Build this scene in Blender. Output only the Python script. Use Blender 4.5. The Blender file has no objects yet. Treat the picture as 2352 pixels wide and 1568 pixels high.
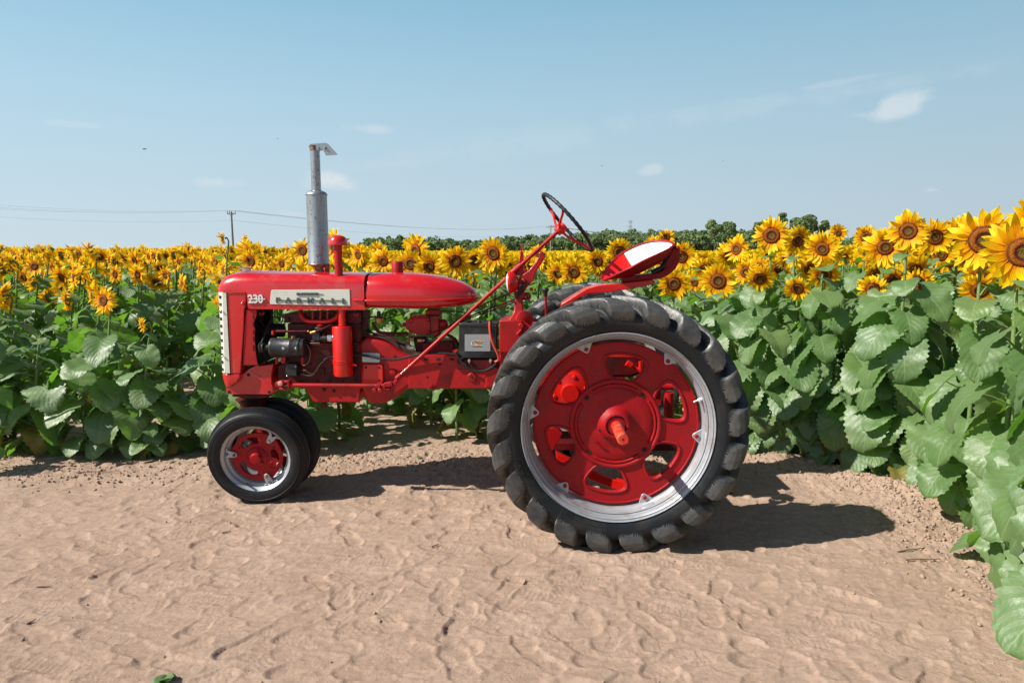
import bpy, math, random
import numpy as np
from math import sin, cos, pi, radians, sqrt, atan2, exp
from mathutils import Vector, Matrix, Quaternion

random.seed(7)
RNG = np.random.default_rng(11)
SC = bpy.context.scene
COL = SC.collection

# ------------------------------------------------------------------ camera geometry
F_PX, PITCH, YAW, CAM_H = 1568.0, math.atan(201 / 1568.0), math.atan(49 / 1568.0), 1.583
_fh = Vector((-sin(YAW), cos(YAW), 0)); _r = Vector((cos(YAW), sin(YAW), 0))
_F = _fh * cos(PITCH) - Vector((0, 0, sin(PITCH))); _U = _fh * sin(PITCH) + Vector((0, 0, cos(PITCH)))

def at(px, py, Y):
    """survey: the point of the vertical plane y = Y measured at photo coordinates (2352 wide)"""
    d = _F + _r * ((px - 1176) / F_PX) - _U * ((py - 784) / F_PX)
    return Vector((0, 0, CAM_H)) + d * (Y / d.y)

def proj(p):
    d = Vector(p) - Vector((0, 0, CAM_H)); w = d.dot(_F)
    return 1176 + F_PX * d.dot(_r) / w, 784 - F_PX * d.dot(_U) / w, w

def Z1(x, y, Y): return at(459.4 + x * .2563, 545.5 + y * .2563, Y)
def Z2(x, y, Y): return at(803.9 + x * .29296, 545.5 + y * .29296, Y)
def Z4(x, y, Y): return at(1062.3 + x * .238, 401.9 + y * .238, Y)
def Z5(x, y, Y): return at(1079.5 + x * .4212, 631.6 + y * .4212, Y)
def Z6(x, y, Y): return at(631.6 + x * .238, 287.1 + y * .238, Y)
def Z8(x, y, Y): return at(1349.4 + x * .1001, 534.0 + y * .1001, Y)
def ZE(x, y, Y): return at((1000 + x * .2551) * .5742, (1250 + y * .2551) * .5742, Y)
def ZF(x, y, Y): return at((1450 + x * .2869) * .5742, (1150 + y * .2869) * .5742, Y)
def xz(fn, pts, Y): return [(fn(a, b, Y).x, fn(a, b, Y).z) for a, b in pts]

# ------------------------------------------------------------------ materials
MATS = {}
def mat(name, color, rough=.5, metal=0., coat=0., spec=.5, coat_rough=.08):
    m = bpy.data.materials.new(name); m.use_nodes = True
    b = m.node_tree.nodes['Principled BSDF']
    b.inputs['Base Color'].default_value = (*color, 1); b.inputs['Roughness'].default_value = rough
    b.inputs['Metallic'].default_value = metal; b.inputs['Coat Weight'].default_value = coat
    b.inputs['Coat Roughness'].default_value = coat_rough
    b.inputs['Specular IOR Level'].default_value = spec
    MATS[name] = m
    return m

class NT:
    def __init__(s, m): s.t = m.node_tree; s.b = s.t.nodes.get('Principled BSDF')
    def n(s, typ, **kw):
        nd = s.t.nodes.new(typ)
        for k, v in kw.items():
            if k in nd.inputs: nd.inputs[k].default_value = v
            else: setattr(nd, k, v)
        return nd
    def l(s, a, b): s.t.links.new(a, b)
    def ramp(s, fac, stops, interp='LINEAR'):
        r = s.t.nodes.new('ShaderNodeValToRGB'); r.color_ramp.interpolation = interp
        e = r.color_ramp.elements
        while len(e) < len(stops): e.new(.5)
        for k, (p, c) in enumerate(stops): e[k].position = p; e[k].color = (*c, 1) if len(c) == 3 else c
        s.l(fac, r.inputs[0]); return r.outputs[0]
    def noise(s, scale, detail=4, rough=.55, coord=None, dist=0.):
        nd = s.n('ShaderNodeTexNoise', Scale=scale, Detail=detail, Roughness=rough, Distortion=dist)
        if coord is not None: s.l(coord, nd.inputs['Vector'])
        return nd.outputs[0]
    def obj(s): return s.t.nodes.new('ShaderNodeTexCoord').outputs['Object']
    def geo(s): return s.t.nodes.new('ShaderNodeNewGeometry')
    def math(s, op, a, b=None, clamp=False):
        nd = s.t.nodes.new('ShaderNodeMath'); nd.operation = op; nd.use_clamp = clamp
        for i, v in enumerate((a, b)):
            if v is None: continue
            if isinstance(v, (int, float)): nd.inputs[i].default_value = v
            else: s.l(v, nd.inputs[i])
        return nd.outputs[0]
    def mix(s, fac, a, b, mode='MIX'):
        nd = s.t.nodes.new('ShaderNodeMix'); nd.data_type = 'RGBA'; nd.blend_type = mode
        for i, v in ((0, fac), (6, a), (7, b)):
            if isinstance(v, (int, float)): nd.inputs[i].default_value = v
            elif isinstance(v, tuple): nd.inputs[i].default_value = (*v, 1)
            else: s.l(v, nd.inputs[i])
        return nd.outputs[2]
    def bump(s, h, strength=.3, dist=.01):
        nd = s.n('ShaderNodeBump', Strength=strength, Distance=dist)
        s.l(h, nd.inputs['Height']); s.l(nd.outputs[0], s.b.inputs['Normal'])
        return nd

def wear(m, base, grime, scale, lo, hi, rough=(.3, .6), bump=0., bscale=60):
    t = NT(m); o = t.obj(); nz = t.noise(scale, 6, .6, o)
    f = t.ramp(nz, [(lo, (0, 0, 0)), (hi, (1, 1, 1))])
    t.l(t.mix(f, base, grime), t.b.inputs['Base Color'])
    r = t.ramp(t.noise(scale * 1.7, 5, .6, o), [(.3, (rough[0],) * 3), (.7, (rough[1],) * 3)])
    t.l(r, t.b.inputs['Roughness'])
    if bump: t.bump(t.noise(bscale, 3, .5, o), bump, .003)

red = mat('red_paint', (.5, .01, .012), .3, coat=.6, coat_rough=.03)
t = NT(red); o = t.obj()
f = t.ramp(t.noise(3.5, 6, .6, o), [(.40, (0, 0, 0)), (.72, (1, 1, 1))]); c = t.mix(f, (.52, .005, .009), (.46, .014, .018))
d = t.ramp(t.noise(60, 5, .75, o), [(.66, (0, 0, 0)), (.70, (1, 1, 1))]); c = t.mix(t.math('MULTIPLY', d, .5), c, (.22, .03, .025))
du = t.ramp(t.noise(7, 7, .7, o), [(.52, (0, 0, 0)), (.80, (1, 1, 1))]); c = t.mix(t.math('MULTIPLY', du, .22), c, (.46, .30, .23))
t.l(c, t.b.inputs['Base Color']); t.l(t.ramp(t.noise(5, 5, .6, o), [(.3, (.15,) * 3), (.7, (.34,) * 3)]), t.b.inputs['Roughness'])
red2 = mat('red_machine_paint', (.4, .01, .012), .45, coat=.1, spec=.35)
wear(red2, (.38, .003, .005), (.08, .009, .007), 7, .5, .8, (.38, .6), .25, 90)
redd = mat('shaded_oily_engine_paint', (.2, .01, .01), .5, spec=.3)  # shade of engine bay and underparts put into the base red, plus grime
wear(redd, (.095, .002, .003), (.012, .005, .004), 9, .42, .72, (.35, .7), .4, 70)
redw = mat('cast_wheel_paint', (.36, .006, .01), .5, spec=.3)
wear(redw, (.33, .0025, .007), (.20, .011, .011), 14, .45, .8, (.42, .62), .5, 160)
redb = mat('bright_red_paint', (.60, .008, .004), .35, coat=.3)
silver = mat('aluminium_paint', (.6, .6, .62), .42, .45)
wear(silver, (.40, .42, .45), (.25, .18, .12), 9, .55, .85, (.35, .55))
galv = mat('heat_stained_steel', (.55, .56, .57), .38, .75)
t = NT(galv); o = t.obj()
f1 = t.ramp(t.noise(70, 3, .6, o), [(.60, (0, 0, 0)), (.66, (1, 1, 1))])
f2 = t.ramp(t.noise(9, 5, .6, o), [(.5, (0, 0, 0)), (.8, (1, 1, 1))])
c = t.mix(f2, (.34, .37, .39), (.30, .28, .25)); t.l(t.mix(f1, c, (.16, .09, .05)), t.b.inputs['Base Color'])
rust = mat('rusty_steel', (.12, .05, .03), .75, .2); wear(rust, (.14, .05, .03), (.32, .24, .17), 40, .4, .6, (.6, .85), .3)
black = mat('black_enamel', (.012, .013, .015), .4); wear(black, (.012, .014, .017), (.06, .055, .05), 18, .5, .8, (.3, .6))
matte = mat('soot_black', (.006, .006, .007), .8)
offw = mat('ivory_paint', (.66, .68, .60), .4, coat=.2); wear(offw, (.62, .64, .56), (.46, .45, .37), 12, .5, .85, (.35, .5))
white = mat('white_enamel', (.80, .82, .84), .35, coat=.3)
chrome = mat('dull_chrome', (.6, .6, .6), .28, 1.)
brass = mat('brass', (.55, .3, .08), .35, .9)
letter = mat('lettering_metal', (.10, .13, .13), .4, .5)
letterw = mat('white_lettering', (.72, .76, .76), .35, .3)
rubber = mat('tyre_rubber', (.02, .022, .025), .5, spec=.35)
t = NT(rubber); o = t.obj()
f = t.ramp(t.noise(6, 6, .65, o), [(.48, (0, 0, 0)), (.8, (1, 1, 1))])
t.l(t.mix(f, (.007, .009, .012), (.036, .031, .026)), t.b.inputs['Base Color'])
t.l(t.ramp(t.noise(12, 4, .6, o), [(.3, (.42,) * 3), (.7, (.65,) * 3)]), t.b.inputs['Roughness'])
t.bump(t.noise(140, 3, .5, o), .15, .002)
lugm = mat('dusty_lug_rubber', (.1, .1, .1), .55)
t = NT(lugm); o = t.obj()
f = t.ramp(t.noise(14, 6, .7, o), [(.35, (0, 0, 0)), (.75, (1, 1, 1))])
t.l(t.mix(f, (.030, .034, .038), (.105, .098, .087)), t.b.inputs['Base Color']); t.b.inputs['Roughness'].default_value = .40
t.bump(t.noise(110, 4, .6, o), .35, .003)
label_g = mat('grey_label', (.28, .30, .31), .35)
orange = mat('orange_print', (.7, .25, .02), .5); greenp = mat('green_print', (.1, .45, .05), .5)
amber = mat('amber_glass', (.55, .25, .02), .15, coat=.5)
lens = mat('lamp_glass', (.7, .75, .78), .08, .1, coat=1.)
hose_r = mat('red_cable', (.55, .06, .03), .4)
cable = mat('black_cable', (.01, .01, .012), .5)

# ------------------------------------------------------------------ mesh builder
SPLIT = {'trim_bead', 'louvre_slot', 'grille_screw', 'shroud_slot', 'bolt_hole', 'block_fitting', 'pole_screw', 'regulator_screw', 'wire_connector', 'hood_hook', 'drain_plug', 'frame_hole', 'cover_hole', 'plate_rivet',
         'vent_cap', 'hold_down_bolt', 'cable_clip', 'bracket_bolt', 'hose_ring', 'hub_bolt', 'wire', 'battery_cable', 'rib', 'generator_bracket', 'throttle_rod', 'frame_boss', 'control_rod', 'jet_screw'}
class MB:
    def __init__(s): s.v = []; s.f = []; s.m = []; s.cur = 0; s.starts = []
    def add(s, vs, fs):
        b = len(s.v); s.starts.append((b, len(s.f))); s.v += [tuple(v) for v in vs]
        for f in fs: s.f.append([b + i for i in f]); s.m.append(s.cur)
        return s
    def box(s, lo, hi, rot=None, c=None):
        (x0, y0, z0), (x1, y1, z1) = lo, hi
        vs = [Vector(p) for p in ((x0, y0, z0), (x1, y0, z0), (x1, y1, z0), (x0, y1, z0), (x0, y0, z1), (x1, y0, z1), (x1, y1, z1), (x0, y1, z1))]
        if rot is not None: vs = [rot @ (v - c) + c for v in vs]
        return s.add(vs, [(0, 3, 2, 1), (4, 5, 6, 7), (0, 1, 5, 4), (1, 2, 6, 5), (2, 3, 7, 6), (3, 0, 4, 7)])
    def prism(s, poly, y0, y1):
        n = len(poly); a = sum(poly[i][0] * poly[(i + 1) % n][1] - poly[(i + 1) % n][0] * poly[i][1] for i in range(n))
        if a < 0: poly = poly[::-1]
        vs = [(x, y0, z) for x, z in poly] + [(x, y1, z) for x, z in poly]
        fs = [tuple(range(n)), tuple(range(2 * n - 1, n - 1, -1))] + [(i, n + i, n + (i + 1) % n, (i + 1) % n) for i in range(n)]
        return s.add(vs, fs)
    def ring_loft(s, rings, cap0=True, cap1=True, closed=True):
        n = len(rings[0]); vs = [p for r in rings for p in r]; fs = []
        for k in range(len(rings) - 1):
            for i in range(n if closed else n - 1):
                j = (i + 1) % n; fs.append((k * n + i, k * n + j, (k + 1) * n + j, (k + 1) * n + i))
        if closed and cap0: fs.append(tuple(range(n - 1, -1, -1)))
        if closed and cap1: fs.append(tuple((len(rings) - 1) * n + i for i in range(n)))
        return s.add(vs, fs)
    def lathe(s, prof, org, axis, seg=32, cap=True):
        org = Vector(org); a = Vector(axis).normalized(); u = a.orthogonal().normalized(); w = a.cross(u)
        rings = []
        for r, h in prof:
            r = max(r, 1e-4)
            rings.append([org + a * h + (u * cos(2 * pi * i / seg) + w * sin(2 * pi * i / seg)) * r for i in range(seg)])
        return s.ring_loft(rings, cap, cap)
    def cyl(s, p0, p1, r0, r1=None, seg=20):
        p0, p1 = Vector(p0), Vector(p1); r1 = r0 if r1 is None else r1
        return s.lathe([(r0, 0), (r1, (p1 - p0).length)], p0, p1 - p0, seg)
    def tube(s, pts, r, seg=10, smooth=0):
        P = [Vector(p) for p in pts]
        for _ in range(smooth):
            Q = [P[0]]
            for a, b in zip(P, P[1:]): Q += [a.lerp(b, .25), a.lerp(b, .75)]
            Q.append(P[-1]); P = Q
        rad = r if callable(r) else (lambda t: r)
        d = (P[1] - P[0]).normalized(); u = d.orthogonal().normalized(); rings = []
        for i, p in enumerate(P):
            d = (P[min(i + 1, len(P) - 1)] - P[max(i - 1, 0)]).normalized()
            u = (u - d * u.dot(d)).normalized(); w = d.cross(u); rr = rad(i / (len(P) - 1))
            rings.append([p + (u * cos(2 * pi * k / seg) + w * sin(2 * pi * k / seg)) * rr for k in range(seg)])
        return s.ring_loft(rings)
    def ball(s, c, r, seg=16, sc=(1, 1, 1)):
        c = Vector(c); rings = []
        for k in range(1, 9):
            a = pi * k / 9
            rings.append([c + Vector((cos(2 * pi * i / seg) * sin(a) * r * sc[0], sin(2 * pi * i / seg) * sin(a) * r * sc[1], -cos(a) * r * sc[2])) for i in range(seg)])
        return s.ring_loft(rings)
    def bolt(s, c, r, h=.01, d=(0, -1, 0)): return s.lathe([(r, 0), (r, h * .8), (r * .8, h)], c, d, 6)
    def torus(s, c, n, R, r, seg=40, sseg=10):
        c = Vector(c); n = Vector(n).normalized(); u = n.orthogonal().normalized(); w = n.cross(u); vs = []; fs = []
        for i in range(seg):
            e = u * cos(2 * pi * i / seg) + w * sin(2 * pi * i / seg)
            rr = r(i) if callable(r) else r
            for k in range(sseg):
                vs.append(c + e * (R + rr * cos(2 * pi * k / sseg)) + n * rr * sin(2 * pi * k / sseg))
        for i in range(seg):
            for k in range(sseg):
                a, b = i * sseg, ((i + 1) % seg) * sseg; k2 = (k + 1) % sseg
                fs.append((a + k, b + k, b + k2, a + k2))
        return s.add(vs, fs)
    def pieces(s):
        out = []
        for k, (b, f0) in enumerate(s.starts):
            e, f1 = s.starts[k + 1] if k + 1 < len(s.starts) else (len(s.v), len(s.f))
            q = MB(); q.v = s.v[b:e]; q.f = [[i - b for i in f] for f in s.f[f0:f1]]; q.m = s.m[f0:f1]; q.starts = [(0, 0)]; out.append(q)
        return out
    def build(s, name, mats, parent=None, smooth=35, bevel=0., seg=2):
        if name in SPLIT and len(s.starts) > 1:
            return [q.build(name, mats, parent, smooth, bevel, seg) for q in s.pieces()][0]
        me = bpy.data.meshes.new(name); loc = Vector((0, 0, 0))
        me.from_pydata(s.v, [], s.f)
        if not isinstance(mats, (list, tuple)): mats = [mats]
        for m in mats: me.materials.append(m)
        if len(mats) > 1: me.polygons.foreach_set('material_index', s.m)
        me.validate()
        import bmesh
        bm = bmesh.new(); bm.from_mesh(me); bmesh.ops.recalc_face_normals(bm, faces=bm.faces); bm.to_mesh(me); bm.free()
        if smooth:
            me.polygons.foreach_set('use_smooth', [True] * len(me.polygons)); me.set_sharp_from_angle(angle=radians(smooth))
        ob = bpy.data.objects.new(name, me); COL.objects.link(ob)
        if bevel:
            b = ob.modifiers.new('bevel', 'BEVEL'); b.width = bevel; b.segments = seg; b.limit_method = 'ANGLE'; b.angle_limit = radians(40)
            b.harden_normals = False
        if parent is not None: ob.parent = parent
        return ob

def empty(name, loc=(0, 0, 0), parent=None):
    o = bpy.data.objects.new(name, None); o.empty_display_size = .1; COL.objects.link(o); o.location = loc
    if parent: o.parent = parent
    return o
def tag(o, label=None, cat=None, group=None, kind=None):
    if label: o['label'] = label
    if cat: o['category'] = cat
    if group: o['group'] = group
    if kind: o['kind'] = kind
    return o

def text_mesh(mb, body, size, org, ext=.002, shear=0., sx=1., spacing=1., rotfn=None, align='LEFT', bold=0.):
    """glyph outlines as solid raised letters standing in the XZ plane, facing -Y"""
    cu = bpy.data.curves.new('t', 'FONT'); cu.body = body; cu.size = size; cu.extrude = ext; cu.align_x = align
    cu.space_character = spacing; cu.shear = shear; cu.offset = bold; cu.resolution_u = 3
    ob = bpy.data.objects.new('t', cu); COL.objects.link(ob)
    dg = bpy.context.evaluated_depsgraph_get(); me = bpy.data.meshes.new_from_object(ob.evaluated_get(dg))
    vs = []
    for v in me.vertices:
        p = Vector((v.co.x * sx, -v.co.z, v.co.y))
        if rotfn: p = rotfn(p)
        vs.append(p + Vector(org))
    mb.add(vs, [tuple(p.vertices) for p in me.polygons])
    bpy.data.objects.remove(ob); bpy.data.curves.remove(cu); bpy.data.meshes.remove(me)

# ------------------------------------------------------------------ terrain
def vnoise(x, y, seed):
    """smooth value noise on arrays"""
    rs = np.random.default_rng(seed); T = rs.random((256, 256))
    xi = np.floor(x).astype(int); yi = np.floor(y).astype(int); fx = x - xi; fy = y - yi
    fx = fx * fx * fx * (fx * (fx * 6 - 15) + 10); fy = fy * fy * fy * (fy * (fy * 6 - 15) + 10)
    a = T[xi % 256, yi % 256]; b = T[(xi + 1) % 256, yi % 256]; c = T[xi % 256, (yi + 1) % 256]; d = T[(xi + 1) % 256, (yi + 1) % 256]
    return (a * (1 - fx) + b * fx) * (1 - fy) + (c * (1 - fx) + d * fx) * fy - .5

EDGE = [(-60, 5.5), (-3.2, 5.5), (-1.2, 5.45), (0.6, 5.5), (1.6, 5.45), (2.1, 5.15), (2.6, 4.5), (2.85, 3.9), (2.95, 3.2), (2.75, 2.4), (2.6, 1.2), (2.6, -3)]
def yedge(x):
    """front of the crop as depth for a given x (for x beyond 2.6 the crop comes towards the viewer)"""
    x = np.asarray(x, float)
    return np.interp(x, [-60, -3.2, -1.2, .6, 1.6, 2.1, 2.55, 2.75, 2.85, 60], [4.95, 5.02, 5.34, 5.4, 5.4, 5.15, 4.5, 3.9, 1.0, 1.0])
def base_z(x, y):
    x = np.asarray(x, float); y = np.asarray(y, float)
    z = -.035 * np.clip((.2 - x) / 2.0, 0, 1) * np.clip((6 - y) / 2, 0, 1)
    z = z + .0035 * np.clip(y - 10, 0, 150)
    e = yedge(x) - .12
    z = z + .05 * np.exp(-((y - e) / .22) ** 2) * (.6 + .4 * np.clip(x, -1, 1)) * (x < 2.9)
    return z
def build_ground():
    xs = np.concatenate([-np.geomspace(900, 4.6, 40), np.arange(-4.5, -2.6, .02), np.arange(-2.6, 2.9, .0085), np.arange(2.9, 4.6, .02), np.geomspace(4.7, 900, 40)])
    ys = [2.0]
    while ys[-1] < 6.6: ys.append(ys[-1] + .0065 * (ys[-1] / 2.3) ** 1.25)
    while ys[-1] < 14: ys.append(ys[-1] + .05)
    ys = np.concatenate([[-900, -300, -80, -20, -6, -2, 0, 1, 1.7], ys, np.geomspace(14.5, 2500, 60)])
    X, Y = np.meshgrid(xs, ys)
    Z = base_z(X, Y)
    near = np.clip((9 - Y) / 2, 0, 1) * np.clip((Y - 1.0), 0, 1) * np.clip((6 - abs(X)), 0, 1)
    wx = X + .25 * vnoise(X * 2.3, Y * 2.3, 5); wy = Y + .25 * vnoise(X * 2.3, Y * 2.3, 6)
    D = .020 * vnoise(wx * 1.3, wy * 2.0, 1) + .012 * vnoise(wx * 3.6, wy * 6.6, 2)
    r = np.abs(vnoise(wx * 5.5, wy * 10, 3)); D += -.003 * np.clip(.16 - r, 0, 1) / .16 * (vnoise(X * 1.7, Y * 1.7, 8) + .5)
    D += .0050 * vnoise(wx * 10, wy * 19, 4) + .0034 * vnoise(X * 24, Y * 44, 9) + .0022 * vnoise(X * 75, Y * 75, 10)
    tt = 5.5 * vnoise(wx * 1.6 + wy * .7, wy * 4.2 - wx * .9, 41) + 2.0 * vnoise(X * 9, Y * 12, 42)
    fr = tt - np.floor(tt); D += .0058 * (fr - 1 / (1 + np.exp(-(fr - .88) * 40))) * (vnoise(X * 1.9, Y * 2.6, 43) + .45).clip(0, 1)
    rg = 1 - np.abs(2 * vnoise(wx * 7 - wy * 3, wy * 17 + wx * 2, 44)) ; D += .0035 * rg ** 6
    # trampled shoe prints
    rs = np.random.default_rng(4)
    ex = yedge(X)
    for k in range(800):
        cx = rs.uniform(-3.4, 2.6); cy = 2.1 + 3.0 * rs.random() ** 1.2
        if cy > yedge(cx) - .5 or (cx > 2.0 and cy < 3.4 and rs.random() < .6): continue
        a = rs.uniform(0, 2 * pi) if rs.random() < .35 else rs.choice([0, pi]) + rs.normal(0, .5)
        L = rs.uniform(.115, .15); W = L * rs.uniform(.33, .42); dep = rs.uniform(.003, .009)
        i0, i1 = np.searchsorted(xs, [cx - .24, cx + .24]); j0, j1 = np.searchsorted(ys, [cy - .24, cy + .24])
        x = X[j0:j1, i0:i1] - cx; y = Y[j0:j1, i0:i1] - cy
        u = (x * cos(a) + y * sin(a)) / L; v = (-x * sin(a) + y * cos(a)) / W
        v = v / (1 - .22 * np.cos(u * 3.6) * (u < .6)) - .12 * u
        d = (np.abs(u) ** 2.6 + np.abs(v) ** 2.4)
        m = 1 / (1 + np.exp(np.clip((d - 1) * 9, -30, 30)))
        tilt = 1 + .7 * u * rs.choice([-1, 1])
        rim = np.exp(-((d - 1.25) / .26) ** 2)
        per = rs.uniform(.016, .026); ph = rs.uniform(0, 6); st = rs.integers(0, 3)
        uu = u * L; vv = v * W
        tr = np.sin(2 * pi * uu / per + ph + (1.2 * np.sin(vv / .012) if st == 1 else 0)) * (np.sin(2 * pi * vv / per) if st == 2 else 1)
        keep = D[j0:j1, i0:i1]
        keep = keep * (1 - .55 * m) - dep * m * tilt + dep * .5 * rim + .0019 * tr * m
        D[j0:j1, i0:i1] = keep
    # rough cloddy margin along the crop
    marg = np.exp(-((Y - (yedge(X) - .15)) / .35) ** 2) * (Y > 2) + np.exp(-((X - 2.45) / .45) ** 2) * (Y < 4.6) * .9
    D += marg * (.028 * np.abs(vnoise(X * 14, Y * 16, 21)) + .022 * np.abs(vnoise(X * 33, Y * 36, 22)) + .012 * vnoise(X * 60, Y * 60, 23))
    # the tyres press into the sand
    for (tx, ty, w, l, s) in ((.447, 3.635, .17, .26, .02), (.447, 5.25, .17, .26, .02), (-1.80, 4.30, .10, .14, .012), (-1.80, 4.54, .10, .14, .012)):
        g = np.exp(-(((X - tx) / l) ** 4 + ((Y - ty) / w) ** 4)); D = D * (1 - .8 * g) - s * g * .3; q = (((X - tx) / (l * 1.15)) ** 2 + ((Y - ty) / (w * 1.25)) ** 2); D = D + .030 * np.exp(-((np.sqrt(q) - 1.) / .22) ** 2) * (.5 + vnoise(X * 9, Y * 9, 51) + .3 * vnoise(X * 40, Y * 40, 52))
    Z = Z + D * near
    Z += .25 * vnoise(X / 30, Y / 30, 30) * np.clip((Y - 30) / 60, 0, 1) * .5
    nx, ny = len(xs), len(ys)
    me = bpy.data.meshes.new('ground')
    me.vertices.add(nx * ny); me.vertices.foreach_set('co', np.stack([X, Y, Z], -1).ravel())
    i = np.arange((ny - 1) * (nx - 1)); a = (i // (nx - 1)) * nx + i % (nx - 1)
    q = np.stack([a, a + 1, a + nx + 1, a + nx], -1).ravel()
    me.loops.add(len(q)); me.loops.foreach_set('vertex_index', q)
    me.polygons.add(len(i)); me.polygons.foreach_set('loop_start', i * 4); me.polygons.foreach_set('loop_total', np.full(len(i), 4))
    me.polygons.foreach_set('use_smooth', np.ones(len(i), bool)); me.update(calc_edges=True)
    m = mat('sandy_soil', (.45, .33, .25), .9, spec=.2); t = NT(m); o = t.obj()
    a = t.ramp(t.noise(1.7, 5, .6, o), [(.3, (.372, .260, .193)), (.7, (.436, .315, .241))])
    b = t.ramp(t.noise(26, 6, .7, o), [(.35, (.80, .80, .80)), (.62, (1.06, 1.05, 1.04))])
    col = t.mix(1., a, b, 'MULTIPLY')
    pz = t.ramp(t.noise(5.5, 6, .72, o), [(.60, (0, 0, 0)), (.68, (1, 1, 1))]); col = t.mix(t.math('MULTIPLY', pz, .45), col, (.25, .165, .12))
    g = t.ramp(t.noise(140, 3, .6, o), [(.66, (0, 0, 0)), (.74, (1, 1, 1))]); col = t.mix(t.math('MULTIPLY', g, .2), col, (.20, .13, .09))
    t.l(col, t.b.inputs['Base Color'])
    h = t.math('ADD', t.noise(45, 8, .72, o), t.math('MULTIPLY', t.noise(210, 4, .7, o), .5))
    t.bump(h, .7, .014)
    me.materials.append(m)
    ob = bpy.data.objects.new('ground', me); COL.objects.link(ob); tag(ob, kind='structure')
    def gz(x, y):
        i = int(np.clip(np.searchsorted(xs, x), 0, nx - 1)); j = int(np.clip(np.searchsorted(ys, y), 0, ny - 1)); return float(Z[j, i])
    return gz
GZ = build_ground()
# ================================================================== TRACTOR
YC = 4.44                      # centre plane of the tractor
HS = YC - .205                 # near side of the hood
tractor = empty('tractor', (0, YC, 0))
tag(tractor, 'vintage red tricycle row-crop tractor parked side-on on the sand before the sunflowers', 'tractor')
def part(mb, name, mats, parent=None, smooth=35, bevel=0., seg=2):
    """build under the tractor (geometry is in scene coordinates; the inverse offset keeps it there)"""
    par = parent if parent is not None else tractor
    if name in SPLIT and len(mb.starts) > 1:
        return [part(q, name, mats, parent, smooth, bevel, seg) for q in mb.pieces()][0]
    o = mb.build(name, mats, None, smooth, bevel, seg)
    bpy.context.view_layer.update()
    w = Vector((0, 0, 0)); q = par
    while q is not None: w += q.location; q = q.parent
    o.parent = par; o.location = -w
    return o

# ---- hood: loft of rounded sections along x
def section(x, zt, zb, hw, rc, crown=.012, n=7):
    pts = [(x, YC - hw, zb)]
    for k in range(n):
        a = pi * .5 * k / (n - 1); pts.append((x, YC - hw + rc - rc * cos(a), zt - crown - rc + rc * sin(a)))
    for k in (1, 2, 3):
        s = -1 + k * .5; pts.append((x, YC + s * (hw - rc), zt - crown * s * s))
    for k in range(n):
        a = pi * .5 * (1 - k / (n - 1)); pts.append((x, YC + hw - rc + rc * cos(a), zt - crown - rc + rc * sin(a)))
    pts.append((x, YC + hw, zb))
    return pts
def zz(fn, x, y, Y=HS): p = fn(x, y, Y); return p.x, p.z
hood = MB()
prof = [(127, 470, 486, .150, .05), (131, 432, 488, .165, .06), (142, 395, 488, .178, .07), (160, 362, 488, .188, .08), (190, 332, 489, .195, .085), (230, 316, 489, .2, .085), (290, 306, 490, .203, .08), (407, 304, 491, .205, .075)]
rings = []
for x, yt, yb, hw, rc in prof:
    px, pz = zz(Z1, x, yt); _, pb = zz(Z1, x, yb); rc = min(rc, (pz - pb) * .8)
    rings.append(section(px, pz + .002, pb, hw, rc))
for x in (413, 700, 1000, 1300, 1466):
    px, pz = zz(Z1, x, 304 + (x - 407) * .012); _, pb = zz(Z1, x, 640 + (x - 413) * .008)
    rings.append(section(px, pz, pb, .2065 if x < 420 else .206, .075))
hood.ring_loft(rings)
hood_o = part(hood, 'hood', red, smooth=50, bevel=.004)
# raised bead running back onto the tank
b = MB(); p0 = Z1(1380, 556, HS); p1 = Z1(1466, 562, HS)
b.tube([p0 + Vector((0, .003, 0)), p0.lerp(p1, .3) + Vector((0, -.004, 0)), p1 + Vector((0, -.004, 0))], .009, 10)
for a, c in (((210, 491), (405, 492)),):
    b.tube([Z1(*a, HS - .0), Z1(*c, HS - .0)], .0025, 6)
part(b, 'trim_bead', red, hood_o)
# name panel and lettering
p = MB(); Yp = HS - .0015
p.prism(xz(Z1, [(645, 470), (1342, 463), (1347, 612), (630, 597), (628, 580), (638, 480)], Yp), Yp - .004, Yp + .006)
panel = part(p, 'name_panel', offw, hood_o, bevel=.0015)
p = MB(); q = xz(Z1, [(640, 468), (1345, 461), (1350, 615), (626, 600)], Yp); q2 = xz(Z1, [(628, 470), (640, 468), (629, 600), (612, 600)], Yp)
Yl = Yp - .007
t_ = MB()
for ch, x in zip('FARMALL', (697, 790, 887, 990, 1093, 1195, 1290)):
    o = Z1(x, 588 + (x - 990) * .012, Yl); text_mesh(t_, ch, .047, o, .0035, sx=1.08, align='CENTER', bold=.0016)
a, c = Z1(676, 560, Yl), Z1(1305, 569, Yl)
t_.box((a.x, Yl - .002, min(a.z, c.z)), (c.x, Yl + .003, max(a.z, c.z) + .0004))
text_mesh(t_, 'McCORMICK', .0225, Z1(866, 516, Yl), .003, sx=1.05, bold=.0008)
a, c = Z1(862, 507, Yl), Z1(1100, 511, Yl); t_.box((a.x, Yl - .001, a.z - .001), (c.x, Yl + .003, a.z + .0012))
part(t_, 'lettering', letter, panel, smooth=0)
t_ = MB(); o = Z1(432, 584, HS - .006)
text_mesh(t_, '230', .073, o, .004, sx=.88, bold=.0022)
a, c = Z1(437, 546, HS - .008), Z1(584, 553, HS - .008); t_.box((a.x, a.y - .003, c.z - .001), (c.x, a.y + .004, c.z + .005))
part(t_, 'model_number', letterw, hood_o, smooth=0)
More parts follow.
